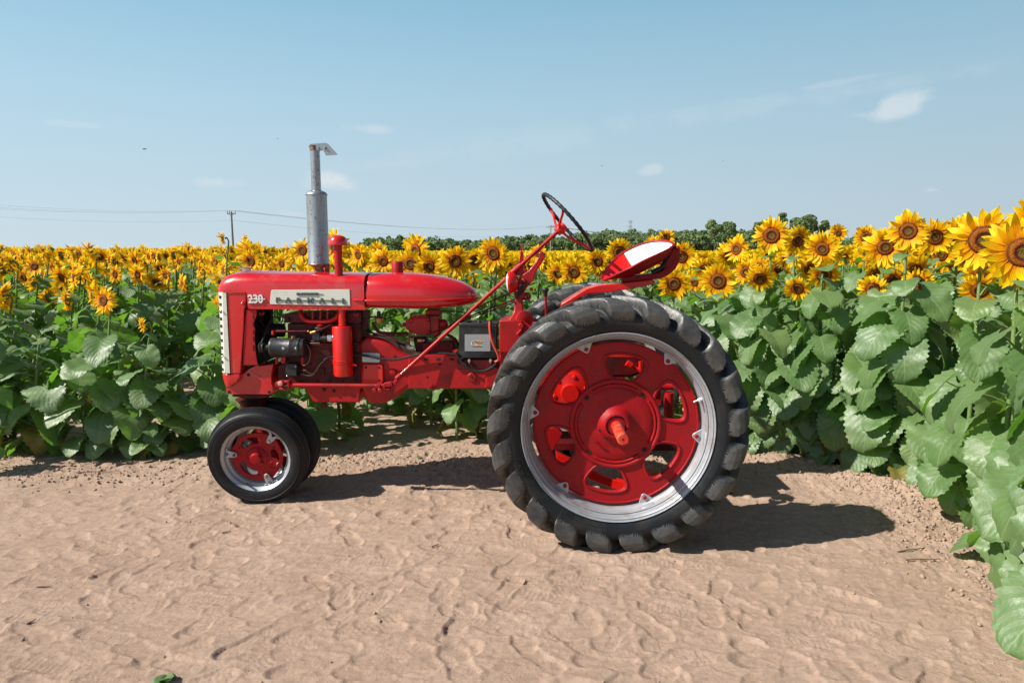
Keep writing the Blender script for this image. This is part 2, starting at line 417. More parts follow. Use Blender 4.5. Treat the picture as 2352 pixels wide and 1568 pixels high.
# ---- radiator shell: loft upwards of plan sections, white grille wrapping the front corner
def plan(z, x0, x1, hw, rc, n=6):
    pts = [(x1, YC - hw, z)]
    for k in range(n):
        a = pi / 2 * k / (n - 1); pts.append((x0 + rc - rc * sin(a), YC - hw + rc - rc * cos(a), z))
    for k in range(n):
        a = pi / 2 * (1 - k / (n - 1)); pts.append((x0 + rc - rc * sin(a), YC + hw - rc + rc * cos(a), z))
    pts.append((x1, YC + hw, z)); return pts
def plan_loft(rows, dx=0.): return [plan(*r) for r in rows]
sh = MB(); rows = []
for y, xl, xr in ((488, 140, 408), (620, 146, 404), (640, 147, 392), (800, 155, 388), (1000, 164, 374), (1218, 178, 357)):
    a = Z1(xl, y, HS); c = Z1(xr, y, HS); rows.append((a.z, a.x, c.x, .2, .075))
sh.ring_loft(plan_loft(rows))
shell = part(sh, 'radiator_shell', red, smooth=50, bevel=.004)
ch = MB(); rows = []
for y, xl, xr, hw in ((1222, 163, 355, .2), (1250, 164, 352, .2), (1290, 170, 330, .197), (1320, 182, 290, .19), (1345, 205, 262, .18)):
    a = Z1(xl, y, HS); c = Z1(xr, y, HS); rows.append((a.z, a.x, c.x, hw, min(.07, (c.x - a.x) * .7)))
ch.ring_loft(plan_loft(rows)); part(ch, 'chin_panel', red, shell, smooth=50, bevel=.006)
g = MB(); n = 60; rings = []
def gx(y): t = (y - 488) / 730.; return Z1(124 + 36 * t, y, HS).x
for k in range(n + 1):
    y = 490 + 724 * k / n; z = Z1(150, y, HS).z; x0 = gx(y); x1 = Z1(202 + 20 * (y - 488) / 730, y, HS).x
    fr = ((y - 505) % 64) / 64.; d = .0035 * (fr < .45) if 500 < y < 1200 else 0
    row = []
    P = plan(z, x0, x1, .206, .078, 8)
    for i, (px, py, pz) in enumerate(P):
        rec = d if (2 <= i <= 6 or 9 <= i <= 13) else d * 0
        row.append((px + rec, py, pz))
    rings.append(row)
g.ring_loft(rings)
grille = part(g, 'grille', offw, smooth=30)
s_ = MB(); sl = MB()
for k in range(11):
    y = 537 + 65 * k
    for j in range(4):
        xx = 155 + 8.5 * j + 20 * (y - 488) / 730
        a = Z1(xx, y - 14, HS); c = Z1(xx + 4.2, y + 13, HS)
        x0 = gx(y); k = min(1., max(0., 1 - (a.x - x0) / .078)); ys_ = YC - .206 + .078 - .078 * sqrt(1 - k * k)
        s_.box((a.x, ys_ - .003, c.z), (c.x, ys_ + .012, a.z))
part(s_, 'louvre_slot', matte, grille)
s_ = MB()
for yy in (655, 1062): s_.ball(Z1(187 + 15 * (yy > 800), yy, HS - .006), .007)
part(s_, 'grille_screw', chrome, grille)
s_ = MB(); c = Z1(386, 590, HS); s_.lathe([(.0125, -.002), (.0125, .006), (.007, .013), (.001, .015)], (c.x, HS, c.z), (0, -1, 0), 14)
part(s_, 'latch_button', red, shell)
# radiator cap
c = Z1(415, 297, YC); s_ = MB(); s_.lathe([(.03, -.01), (.03, .010), (.042, .012), (.042, .018), (.038, .021), (.012, .023)], c, (0, 0, 1), 24)
part(s_, 'radiator_cap', [chrome], hood_o)
# ---- fuel tank
def supers(x, zt, zb, hw, e=2.6, n=28, zr=None):
    ring = []; zr = (zt + zb) / 2 if zr is None else zr
    for i in range(n):
        a = 2 * pi * (i + .5) / n; ca, sa = cos(a), sin(a)
        y = hw * math.copysign(abs(ca) ** (2 / e), ca); h = (zt - zr) if sa > 0 else (zr - zb)
        z = zr + h * math.copysign(abs(sa) ** (2 / e), sa); ring.append((x, YC + y, z))
    return ring
tk = MB(); rings = []
TP = [(116, 289, 560, .2), (135, 280, 563, .206), (330, 277, 569, .206), (480, 283, 571, .205), (600, 295, 570, .2), (700, 310, 568, .19), (790, 333, 562, .17), (860, 357, 551, .148), (920, 388, 536, .12), (955, 414, 522, .093), (975, 436, 510, .06), (984, 455, 495, .03)]
for x, yt, yb, hw in TP:
    a = Z2(x, yt, HS); c = Z2(x, yb, HS); rg = Z2(x, 492 - (x > 600) * (x - 600) * .04, HS)
    rings.append(supers(a.x, a.z, c.z, hw, 3.2 if x < 700 else 2.6, zr=rg.z if c.z < rg.z < a.z else None))
tk.ring_loft(rings)
tank = part(tk, 'fuel_tank', red, smooth=60)
tr = MB(); pts = []
for x, yt, yb, hw in TP: r = Z2(x, 495 - (x > 600) * (x - 600) * .045, HS); pts.append(Vector((r.x, YC - hw - .001, r.z)))
tipp = Z2(994, 473, YC); pts.append(Vector((tipp.x + .012, YC, pts[-1].z)))
full = pts + [Vector((p.x, 2 * YC - p.y, p.z)) for p in pts[-2::-1]]
tr.tube(full, .0075, 8); part(tr, 'tank_seam', red, tank)
c = Z2(372, 277, YC); s_ = MB(); s_.lathe([(.0385, -.03), (.0385, .066), (.034, .073), (.0, .075)], c, (0, 0, 1), 28)
part(s_, 'tank_cap', redw, tank)
# ---- exhaust
ex = empty('exhaust', (0, 0, 0)); ex.parent = tractor
def vline(x, y, Y=YC): return Z6(x, y, Y)
base = Z6(428, 1450, YC); X0 = base.x
def zof(y): return Z6(410, y, YC).z
s_ = MB(); s_.cyl((X0, YC, zof(1470)), (X0, YC, zof(1372)), .028); s_.lathe([(.029, zof(1440)), (.033, zof(1425)), (.033, zof(1400)), (.028, zof(1395))], (X0, YC, 0), (0, 0, 1))
s_.lathe([(.034, zof(1375)), (.05, zof(1362)), (.069, zof(1350)), (.069, zof(1340))], (X0, YC, 0), (0, 0, 1), 32)
part(s_, 'outlet_collar', rust, ex, smooth=50)
s_ = MB(); R = .0655
s_.lathe([(.067, zof(1340)), (R, zof(1335)), (R, zof(680)), (.070, zof(679)), (.070, zof(673)), (.063, zof(655)), (.05, zof(643)), (.034, zof(634)), (.031, zof(630))], (X0, YC, 0), (0, 0, 1), 40)
part(s_, 'muffler', galv, ex, smooth=60)
s_ = MB(); s_.cyl((X0, YC, zof(640)), (X0, YC, zof(630)), .0325); part(s_, 'rust_band', rust, ex)
s_ = MB(); s_.lathe([(.030, zof(632)), (.030, zof(240)), (.027, zof(238)), (.027, zof(300))], (X0, YC, 0), (0, 0, 1), 28, cap=False); part(s_, 'stack_pipe', galv, ex, smooth=60)
s_ = MB(); zc = zof(212)
s_.lathe([(.032, zof(250)), (.0335, zof(246)), (.0335, zof(212))], (X0, YC, 0), (0, 0, 1), 28, cap=False)
s_.lathe([(.036, zc), (.038, zc + .004), (.01, zc + .012)], (X0, YC, 0), (0, 0, 1), 28); part(s_, 'cap_clamp', rust, ex)
s_ = MB(); P = xz(Z6, [(380, 188), (502, 178), (512, 184), (600, 280), (600, 288), (492, 296), (470, 248), (405, 246)], YC - .03)
s_.prism(P, YC - .032, YC - .027); P2 = xz(Z6, [(350, 192), (502, 180), (505, 190), (350, 203)], YC)
s_.prism(P2, YC - .03, YC + .03)
for x in (418, 484): q = Z6(x, 222, YC - .032); s_.bolt(q, .009, .009)
part(s_, 'rain_cap', galv, ex)
# ---- air intake stack and oil-bath air cleaner
ai = empty('air_intake', (0, 0, 0)); ai.parent = tractor
YA = HS - .012; bx = Z1(1240, 300, YA + .07); YS = YA + .07
s_ = MB(); rs_ = .0252
xa = (Z6(610, 1150, YS).x + Z6(612, 1400, YS).x) / 2
s_.cyl((xa, YS, Z1(1240, 640, YS).z), (xa, YS, Z6(610, 1150, YS).z), rs_, seg=28); part(s_, 'intake_pipe', red2, ai)
s_ = MB(); z1 = Z6(610, 1158, YS).z; z2 = Z6(610, 1063, YS).z; h = z2 - z1
s_.lathe([(.027, 0), (.059, -.002), (.0615, .004), (.061, .010), (.058, h * .45), (.050, h * .75), (.035, h * .93), (.015, h), (.0, h)], (xa, YS, z1), (0, 0, 1), 32)
part(s_, 'intake_cap', red, ai, smooth=60)
YB = HS + .03
s_ = MB(); tp = Z1(1272, 792, YB); bt = Z1(1285, 1240, YB); xb = Z1(1276, 900, YB).x
h = tp.z - bt.z
s_.lathe([(.035, 0), (.058, .004), (.062, .02), (.062, h * .26), (.0655, h * .265), (.0655, h * .275), (.062, h * .28), (.0645, h * .3), (.0645, h * .325), (.062, h * .33), (.062, h - .01), (.058, h - .002), (.0, h)], (xb, YB, bt.z), (0, 0, 1), 36)
q = Z1(1375, 1132, YB); s_.tube([(xb + .06, YB - .02, q.z + .002), (xb + .08, YB - .035, q.z), (xb + .095, YB - .03, q.z - .006)], .005, 8)
part(s_, 'air_cleaner', redb, ai, smooth=45)
s_ = MB(); s_.cyl((xb + .002, YB, tp.z - .01), (xb + .002, YB, Z1(1260, 630, YB).z), .0228); s_.lathe([(.026, 0), (.026, .008)], (xb + .002, YB, tp.z + .002), (0, 0, 1)); part(s_, 'downpipe', redb, ai)
# second red stub standing behind the muffler
s_ = MB(); a = Z6(497, 1420, YC + .1); c = Z6(497, 1322, YC + .1); s_.cyl((a.x, YC + .1, a.z - .02), (a.x, YC + .1, c.z), .022); part(s_, 'filler_neck', red, hood_o, bevel=.004)
# ---- radiator core, shroud, fan
s_ = MB(); a = Z1(425, 650, HS + .02); c = Z1(505, 1150, HS + .02); s_.box((a.x - .03, HS + .03, c.z), (c.x - .015, 2 * YC - HS - .03, a.z)); part(s_, 'radiator_core', matte)
s_ = MB(); Ysr = HS + .012
P = xz(Z1, [(415, 648), (505, 648), (506, 690), (498, 720), (480, 760), (492, 820), (488, 900), (496, 1000), (500, 1050), (516, 1140), (385, 1142), (392, 900), (408, 720)], Ysr)
s_.prism(P, Ysr, Ysr + .006); shr = part(s_, 'fan_shroud', red2)
s_ = MB()
for (y0, y1) in ((690, 735), (757, 800), (822, 868), (885, 930), (960, 1010)):
    a = Z1(473, y0, Ysr); c = Z1(484, y1, Ysr); s_.box((a.x, Ysr - .003, c.z), (c.x, Ysr + .002, a.z))
part(s_, 'shroud_slot', matte, shr)
fan = MB(); fx = Z1(590, 860, YC).x; fz = Z1(590, 830, YC).z
for k in range(4):
    a = pi / 4 + k * pi / 2; d = Vector((0, cos(a), sin(a))); w = Vector((0, -sin(a), cos(a)))
    vs = []
    for rr, hw2 in ((.04, .03), (.17, .05)):
        for sgn in (-1, 1): vs.append(Vector((fx, YC, fz)) + d * rr + w * hw2 * sgn + Vector((.02 * sgn, 0, 0)))
    vs += [v + Vector((.004, 0, 0)) for v in vs]
    fan.add(vs, [(0, 1, 3, 2), (4, 6, 7, 5), (0, 4, 5, 1), (2, 3, 7, 6), (0, 2, 6, 4), (1, 5, 7, 3)])
fan.cyl((fx - .02, YC, fz), (fx + .12, YC, fz), .045); part(fan, 'fan', matte)
# ---- front bolster
bo = MB(); Yb = HS + .045
P = xz(Z1, [(232, 1335), (440, 1185), (478, 1155), (520, 1146), (660, 1135), (648, 1180), (640, 1240), (646, 1315), (655, 1345), (655, 1390), (645, 1404), (620, 1410), (240, 1405)], Yb)
holes = []
bo.prism(P, Yb, 2 * YC - Yb)
bol = part(bo, 'front_bolster', red, bevel=.006)
s_ = MB(); a, c = Z1(440, 1192, Yb), Z1(646, 1335, Yb)
s_.tube([a + Vector((0, .004, 0)), c + Vector((0, .004, 0))], .009, 8)
a, c = Z1(236, 1336, Yb), Z1(440, 1187, Yb); s_.tube([a + Vector((0, .004, 0)), c + Vector((0, .004, 0)), Z1(520, 1149, Yb) + Vector((0, .004, 0))], .008, 8)
part(s_, 'rib', red, bol)
s_ = MB()
for x, y in ((435, 1229), (262, 1383), (620, 1383)):
    q = Z1(x, y, Yb); s_.cyl(q + Vector((0, -.0015, 0)), q + Vector((0, .01, 0)), .0105)
part(s_, 'bolt_hole', matte, bol)
s_ = MB(); P = xz(Z1, [(285, 1408), (600, 1408), (600, 1432), (560, 1445), (380, 1445), (350, 1430), (285, 1424)], Yb + .04); s_.prism(P, Yb + .04, 2 * YC - Yb - .04)
part(s_, 'pedestal_flange', redd, bol, bevel=.004)
c = Z1(510, 1440, YC); s_ = MB(); s_.lathe([(.11, 0), (.09, -.02), (.075, -.05), (.06, -.1), (.05, -.2)], (c.x - .03, YC, c.z), (0, 0, 1), 24); part(s_, 'steering_pedestal', redd, bol)
PED = Vector((c.x - .03, YC, c.z))
# ---- engine
eng = empty('engine', (0, 0, 0)); eng.parent = tractor
Ye = YC - .13
s_ = MB()
s_.prism(xz(ZE, [(575, 540), (930, 540), (930, 470), (1740, 470), (1740, 1130), (500, 1130), (430, 1090), (430, 830), (520, 800)], Ye), Ye, YC + .13)
s_.prism(xz(ZE, [(585, 170), (1740, 170), (1740, 475), (585, 545)], Ye + .01), Ye + .012, YC + .125)
part(s_, 'engine_block', redd, eng, bevel=.006)
s_ = MB(); s_.prism(xz(ZE, [(530, 20), (1740, 0), (1740, 168), (535, 160)], Ye - .004), Ye - .004, YC + .12)
for k in range(4): q = ZE(600 + k * 300, 100, Ye - .004); s_.bolt(q, .012, .012)
part(s_, 'cylinder_head', redd, eng, bevel=.005)
s_ = MB(); s_.prism(xz(ZE, [(640, 1118), (1710, 1118), (1735, 1150), (1715, 1385), (1700, 1410), (1030, 1410), (985, 1395), (880, 1210), (830, 1175), (640, 1170)], Ye + .005), Ye + .006, YC + .12)
oilp = part(s_, 'oil_pan', red2, eng, bevel=.012, seg=3)
s_ = MB()
for x, y in ((1160, 1205), (1310, 1225)): s_.lathe([(.011, 0), (.011, .01), (.007, .018)], ZE(x, y, Ye + .006), (0, -1, 0), 10)
q = ZE(1160, 1410, YC - .05); s_.cyl((q.x, q.y, q.z), (q.x, q.y, q.z - .03), .016)
part(s_, 'drain_plug', redd, oilp)
# cam cover panel, ribs and bolts on the block
s_ = MB(); s_.prism(xz(ZE, [(1120, 860), (1165, 860), (1165, 985), (1120, 985)], Ye - .004), Ye - .01, Ye + .01)
for x, y in ((950, 800), (1050, 1080), (1250, 1080), (1450, 1075), (1650, 1070), (1640, 470), (1660, 560), (820, 1085)): s_.bolt(ZE(x, y, Ye), .009, .009)
part(s_, 'block_fitting', redd, eng, bevel=.003)
s_ = MB(); Ym = Ye - .035
s_.tube([ZE(800, -20, Ym + .02), ZE(800, 50, Ym), ZE(850, 110, Ym), ZE(930, 140, Ym), ZE(1100, 142, Ym), ZE(1240, 140, Ym), ZE(1330, 100, Ym), ZE(1390, 40, Ym), ZE(1400, -30, Ym + .02)], .0145, 14, 1)
for x in (985, 1105, 1215): s_.tube([ZE(x, -20, Ym), ZE(x, 130, Ym)], .0065, 8)
s_.tube([ZE(1095, 130, Ym), ZE(1105, 215, Ym)], .011, 10)
s_.lathe([(.022, 0), (.022, .010)], ZE(1105, 215, Ym), (0, 0, 1), 12)
part(s_, 'manifold', red2, eng, smooth=50)
# carburettor
s_ = MB(); Yk = Ye - .04
a = ZE(940, 290, Yk); s_.box((ZE(975, 0, Yk).x, Yk - .02, ZE(0, 430, Yk).z), (ZE(1090, 0, Yk).x, Yk + .04, ZE(0, 300, Yk).z))
s_.box((ZE(930, 0, Yk).x, Yk - .012, ZE(0, 345, Yk).z), (ZE(1040, 0, Yk).x, Yk + .03, ZE(0, 285, Yk).z))
s_.box((ZE(1020, 0, Yk).x, Yk - .015, ZE(0, 290, Yk).z), (ZE(1140, 0, Yk).x, Yk + .03, ZE(0, 225, Yk).z))
s_.cyl(ZE(1085, 395, Yk), ZE(1230, 400, Yk), .018); s_.cyl(ZE(960, 450, Yk), ZE(1090, 455, Yk), .007)
s_.cyl(ZE(1170, 400, Yk), ZE(1175, 465, Yk), .009); s_.cyl(ZE(1150, 330, Yk), ZE(1160, 400, Yk), .010)
part(s_, 'carburettor', black, eng, bevel=.004)
s_ = MB(); s_.cyl(ZE(1225, 400, Yk), ZE(1300, 402, Yk), .026); part(s_, 'hose_clamp', chrome, eng, bevel=.002)
s_ = MB(); s_.cyl(ZE(950, 320, Yk - .02), ZE(1030, 295, Yk - .02), .008); s_.ball(ZE(918, 296, Yk - .02), .007); part(s_, 'jet_screw', brass, eng)
s_ = MB(); s_.tube([ZE(1030, 298, Yk - .02), ZE(1250, 205, Yk - .01), ZE(1300, 190, Yk)], .006, 8)
s_.tube([ZE(410, 295, Yk), ZE(920, 292, Yk)], lambda t: .008 if t < .3 else .005, 8)
s_.tube([ZE(410, 293, Yk), ZE(560, 291, Yk)], .010, 8)
part(s_, 'throttle_rod', redd, eng)
s_ = MB(); s_.tube([ZE(360, 285, Yk), ZE(362, 345, Yk)], .010, 8); part(s_, 'governor_lever', redb, eng)
# generator
gen = empty('generator', (0, 0, 0)); gen.parent = tractor
Yg = Ye - .045; g0, g1 = ZE(340, 548, Yg), ZE(800, 548, Yg); gr = .0625
s_ = MB(); L = g1.x - g0.x
s_.lathe([(.05, -.004), (.06, 0), (gr, .006), (gr + .0015, .012), (gr, .018), (gr, L * .68), (gr + .001, L * .69), (gr, L * .7), (gr, L - .01), (gr + .003, L - .008), (gr + .003, L)], (g0.x, Yg, g0.z), (1, 0, 0), 40)
s_.lathe([(gr - .002, 0), (gr - .006, .025), (.045, .034), (.02, .036)], (g1.x, Yg, g0.z), (1, 0, 0), 32)
part(s_, 'generator_body', black, gen)
s_ = MB()
for x in (525, 725): s_.bolt(ZE(x, 560, Yg - gr + .004), .010, .006)
s_.cyl(ZE(330, 548, Yg), ZE(290, 548, Yg), .014); part(s_, 'pole_screw', chrome, gen)
s_ = MB(); s_.cyl(ZE(668, 400, Yg), ZE(672, 368, Yg), .010); s_.cyl(ZE(655, 385, Yg - .005), ZE(665, 385, Yg), .007); part(s_, 'terminal_post', brass, gen)
s_ = MB(); s_.cyl(ZE(710, 405, Yg), ZE(710, 370, Yg), .009); part(s_, 'terminal_nut', matte, gen)
s_ = MB(); q = ZE(195, 546, Yg)
s_.lathe([(.034, -.015), (.0365, -.011), (.030, 0), (.0365, .011), (.034, .015)], (q.x, Yg, q.z), (1, 0, 0), 30); s_.cyl((q.x, Yg, q.z), (g0.x, Yg, q.z), .014); s_.cyl((q.x + .02, Yg, q.z), (q.x + .045, Yg, q.z), .021)
part(s_, 'pulley', black, gen)
s_ = MB(); top = Vector((q.x + .02, YC - .04, fz + .01))
s_.tube([Vector((q.x, Yg - .02, q.z + .024)), ZE(240, 330, Yg + .02), ZE(300, 190, Yg + .05), ZE(345, 60, Yg + .08)], .007, 6)
s_.tube([Vector((q.x, Yg + .02, q.z - .028)), ZE(240, 700, Yg + .05), ZE(270, 800, Yg + .08)], .007, 6); part(s_, 'drive_belt', matte, gen)
s_ = MB(); s_.tube([ZE(420, 700, Yg + .01), ZE(425, 805, Yg + .01)], .009, 8); s_.tube([ZE(822, 700, Yg), ZE(825, 815, Yg)], .008, 8)
s_.prism(xz(ZE, [(480, 700), (560, 700), (545, 795), (490, 795)], Yg), Yg, Yg + .03); part(s_, 'generator_bracket', red2, gen)
# voltage regulator and wires
s_ = MB(); s_.prism(xz(ZE, [(558, 800), (735, 800), (740, 1005), (560, 1005)], Yg - .01), Yg - .015, Yg + .05); reg = part(s_, 'regulator_box', black, bevel=.008, seg=3)
s_ = MB()
for x, y in ((716, 845), (585, 995)): s_.ball(ZE(x, y, Yg - .017), .006)
part(s_, 'regulator_screw', chrome, reg)
s_ = MB(); s_.cyl(ZE(830, 825, Yg), ZE(868, 818, Yg), .006); s_.cyl(ZE(835, 898, Yg), ZE(878, 903, Yg), .007); part(s_, 'wire_connector', brass, reg)
s_ = MB(); s_.tube([ZE(868, 818, Yg), ZE(925, 780, Yg), ZE(950, 650, Yg), ZE(925, 550, Yg), ZE(890, 500, Yg)], .0028, 6, 2)
s_.tube([ZE(878, 903, Yg), ZE(930, 955, Yg), ZE(1000, 960, Yg), ZE(1050, 890, Yg), ZE(1100, 800, Yg), ZE(1170, 750, Yg)], .0035, 6, 2)
s_.tube([ZE(800, 960, Yg), ZE(900, 990, Yg), ZE(970, 985, Yg), ZE(1010, 960, Yg)], .003, 6, 2)
part(s_, 'wire', mat('old_wire', (.16, .14, .1), .6), reg)
s_ = MB(); s_.tube([ZE(1150, 762, Yg), ZE(1200, 715, Yg), ZE(1300, 690, Yg + .02), ZE(1640, 655, Yg + .02), ZE(1960, 700, Yg + .01)], .0072, 8, 2)
s_.tube([ZF(-20, 935, Yg), ZF(150, 970, Yg), ZF(300, 1000, Yg), ZF(430, 1010, Yg), ZF(560, 985, Yg), ZF(740, 940, Yg), ZF(950, 912, Yg), ZF(1150, 915, Yg), ZF(1290, 930, Yg)], .0080, 8, 2)
s_.tube([ZF(1300, 900, Yg), ZF(1340, 980, Yg), ZF(1440, 1100, Yg), ZF(1560, 1165, Yg), ZF(1700, 1165, Yg), ZF(1830, 1100, Yg), ZF(1880, 1040, Yg + .02)], .0085, 8, 2)
s_.tube([ZF(60, 590, YC), ZF(180, 650, YC), ZF(400, 740, YC), ZF(620, 810, YC)], .007, 8, 1)
s_.tube([ZF(290, 445, YC), ZF(500, 385, YC), ZF(660, 325, YC)], .0035, 6); s_.tube([ZF(1090, 328, YC), ZF(1300, 335, YC), ZF(1460, 350, YC)], .0035, 6)
part(s_, 'battery_cable', cable)
# hooks under the hood
s_ = MB()
for fn_, x, y in ((ZE, 185, 5), (ZE, 1660, 20)):
    c0 = fn_(x, y - 10, HS + .03); R_ = .014
    s_.tube([c0 + Vector((R_ * cos(a), 0, R_ * sin(a))) for a in [pi + pi * k / 8 for k in range(9)]], .005, 8)
part(s_, 'hood_hook', red2, hood_o)
# firewall bracket between engine and tank
s_ = MB(); s_.prism(xz(ZF, [(0, 310), (95, 315), (70, 480), (60, 570), (0, 570)], YC - .1), YC - .1, YC - .085); s_.box((ZF(-80, 0, YC).x, YC - .12, ZF(0, 570, YC).z), (ZF(0, 0, YC).x, YC + .12, ZF(0, 310, YC).z)); part(s_, 'tank_support', redd)
# sediment bowl
q = ZF(225, 330, YC - .06); s_ = MB(); s_.cyl(q, q + Vector((0, 0, -.035)), .012); s_.lathe([(.029, 0), (.029, -.01), (.022, -.014)], q + Vector((0, 0, -.032)), (0, 0, 1)); sb = part(s_, 'sediment_valve', black)
s_ = MB(); s_.lathe([(.024, 0), (.026, -.005), (.026, -.03), (.02, -.036), (.0, -.037)], q + Vector((0, 0, -.045)), (0, 0, 1), 24); part(s_, 'sediment_bowl', amber, sb)
# ---- clutch housing and main frame
s_ = MB(); Yf = YC - .14
bell = [(-60, 760), (60, 690), (150, 690), (230, 705), (330, 745), (420, 800), (500, 870), (580, 925), (700, 970), (780, 1110), (800, 1405), (640, 1410), (560, 1470), (470, 1530), (380, 1590), (300, 1620), (80, 1620), (40, 1570), (0, 1480), (-40, 1300)]
s_.prism(xz(ZF, bell, Yf), Yf, 2 * YC - Yf)
house = part(s_, 'clutch_housing', red2, bevel=.03, seg=4)
s_ = MB(); Yf2 = YC - .145
s_.prism(xz(ZF, [(640, 960), (860, 940), (1300, 940), (1325, 960), (1330, 1000), (2300, 1000), (2300, 1410), (1030, 1410), (1000, 1425), (960, 1425), (940, 1408), (640, 1410)], Yf2), Yf2, 2 * YC - Yf2)
mainf = part(s_, 'main_frame', red2, bevel=.010, seg=3)
s_ = MB(); s_.prism(xz(ZF, [(1320, 1000), (1900, 1000), (1890, 1140), (1320, 1140)], Yf2 - .006), Yf2 - .014, Yf2 - .001)
part(s_, 'battery_shelf', redd, mainf, bevel=.004)
s_ = MB(); q = ZF(1525, 1247, Yf2); s_.lathe([(.029, 0), (.029, .006), (.025, .010), (.0, .0101)], q, (0, -1, 0), 28)
q = ZF(985, 1395, Yf2); s_.lathe([(.02, 0), (.02, .012)], q, (0, -1, 0), 6)
part(s_, 'frame_boss', red2, mainf)
s_ = MB()
for x, y, r in ((1525, 1247, .0090), (903, 1243, .008), (1078, 1068, .008), (985, 1395, .0065)):
    q = ZF(x, y, Yf2 - .012 if r not in (.008,) else Yf2); s_.cyl(q + Vector((0, -.0015, 0)), q + Vector((0, .01, 0)), r)
for x in (887, 1058, 1252):
    a = ZF(x - 30, 983, Yf2); c = ZF(x + 28, 1015, Yf2); s_.box((a.x, Yf2 - .0015, c.z), (c.x, Yf2 + .01, a.z))
part(s_, 'frame_hole', matte, mainf)
s_ = MB(); Yh = Yf - .02
s_.prism(xz(ZF, [(8, 1090), (20, 1070), (265, 1068), (285, 1085), (292, 1310), (275, 1332), (25, 1332), (10, 1315)], Yh), Yh - .004, Yf + .02)
ip = part(s_, 'inspection_cover', redb, house, bevel=.008, seg=3)
s_ = MB()
for x, y in ((46, 1112), (231, 1115), (233, 1296)): q = ZF(x, y, Yh - .004); s_.cyl(q + Vector((0, -.0015, 0)), q + Vector((0, .01, 0)), .008)
q = ZF(455, 955, Yf); s_.cyl(q + Vector((0, -.0015, 0)), q + Vector((0, .01, 0)), .008)
part(s_, 'cover_hole', matte, house)
s_ = MB(); q = ZF(425, 1175, Yf); s_.lathe([(.024, -.01), (.024, .006), (.018, .012), (.0, .014)], q, (0, -1, 0), 24); part(s_, 'housing_plug', red2, house)
s_ = MB(); s_.prism(xz(ZF, [(0, 915), (20, 908), (230, 915), (246, 930), (244, 1030), (228, 1042), (10, 1035), (-2, 1025)], Yf), Yf - .003, Yf + .01); part(s_, 'data_plate', mat('plate_white', (.5, .56, .58), .4, .2), house)
s_ = MB()
for k in range(5): x = 40 + 40 * k; a = ZF(x, 1005, Yf - .003); s_.box((a.x, Yf - .0042, a.z), (a.x + .006, Yf - .002, a.z + .003))
part(s_, 'plate_rivet', letter, house)
# hydraulic pump unit under the tank
hyd = empty('hydraulic_valve', (0, 0, 0)); hyd.parent = tractor; Yv = YC - .1
s_ = MB(); s_.prism(xz(ZF, [(600, 450), (650, 445), (650, 405), (730, 395), (1065, 390), (1065, 640), (1060, 690), (1000, 690), (980, 640), (650, 640), (640, 590), (600, 585)], Yv), Yv, YC + .06)
s_.prism(xz(ZF, [(875, 310), (1085, 310), (1085, 390), (875, 390)], Yv + .03), Yv + .03, YC + .04)
s_.cyl(ZF(558, 515, Yv + .04), ZF(610, 515, Yv + .04), .013); s_.lathe([(.03, 0), (.033, .035), (.024, .055), (.0, .06)], ZF(1065, 510, Yv + .05), (1, 0, 0), 24)
part(s_, 'valve_body', red2, hyd, bevel=.006)
s_ = MB()
for x, y in ((685, 455), (915, 440), (680, 615), (925, 625)): s_.lathe([(.014, 0), (.014, .012), (.009, .016)], ZF(x, y, Yv), (0, -1, 0), 12)
s_.prism(xz(ZF, [(700, 425), (900, 425), (925, 470), (950, 470), (950, 590), (900, 640), (720, 640), (650, 590), (650, 490), (690, 490)], Yv), Yv - .01, Yv + .002)
part(s_, 'valve_cover', red2, hyd, bevel=.004)
s_ = MB(); s_.tube([ZF(140, 480, Yv), ZF(180, 570, Yv), ZF(225, 620, Yv), ZF(300, 635, Yv), ZF(640, 640, Yv)], .010, 10, 1)
s_.tube([ZF(0, 665, Yv - .03), ZF(300, 672, Yv - .03), ZF(640, 672, Yv - .03), ZF(850, 672, Yv - .03), ZF(1010, 615, Yv - .03), ZF(1250, 540, Yv - .03), ZF(1500, 420, Yv - .03), ZF(1800, 320, Yv), ZF(2120, 205, Yv)], .004, 8, 1)
s_.tube([ZF(1000, 690, Yv), ZF(1250, 500, Yv), ZF(1450, 420, Yv), ZF(1800, 280, Yv), ZF(2100, 170, Yv)], .0045, 8, 1)
s_.tube([ZF(1060, 640, Yv), ZF(1180, 560, Yv), ZF(1480, 350, Yv), ZF(1640, 250, Yv), ZF(2080, 75, Yv + .02)], .0045, 8)
s_.tube([ZF(-20, 445, Yv), ZF(180, 400, Yv)], .004, 8)
part(s_, 'control_rod', redd, hyd)
s_ = MB(); s_.prism(xz(ZF, [(830, 770), (1210, 740), (1270, 740), (1285, 900), (1240, 910), (830, 910)], Yv + .01), Yv + .01, YC + .1)
s_.prism(xz(ZF, [(700, 690), (880, 690), (860, 900), (740, 900)], Yv + .05), Yv + .05, YC + .08)
s_.tube([ZF(1180, 660, Yv), ZF(1260, 690, Yv), ZF(1340, 800, Yv + .03)], .010, 10, 1)
part(s_, 'pump_body', redd, hyd, bevel=.012, seg=3)
s_ = MB(); s_.tube([ZF(715, 720, Yv), ZF(640, 700, Yv), ZF(630, 780, Yv), ZF(640, 830, Yv)], .0145, 10, 1); part(s_, 'elbow_pipe', rust, hyd)
s_ = MB(); s_.tube([ZF(640, 800, Yv), ZF(650, 840, Yv), ZF(720, 850, Yv)], .0175, 10, 1); s_.ball(ZF(852, 735, Yv), .010); part(s_, 'pipe_union', galv, hyd)
s_ = MB(); s_.cyl(ZF(770, 733, Yv), ZF(830, 735, Yv), .0125); part(s_, 'brass_fitting', brass, hyd)
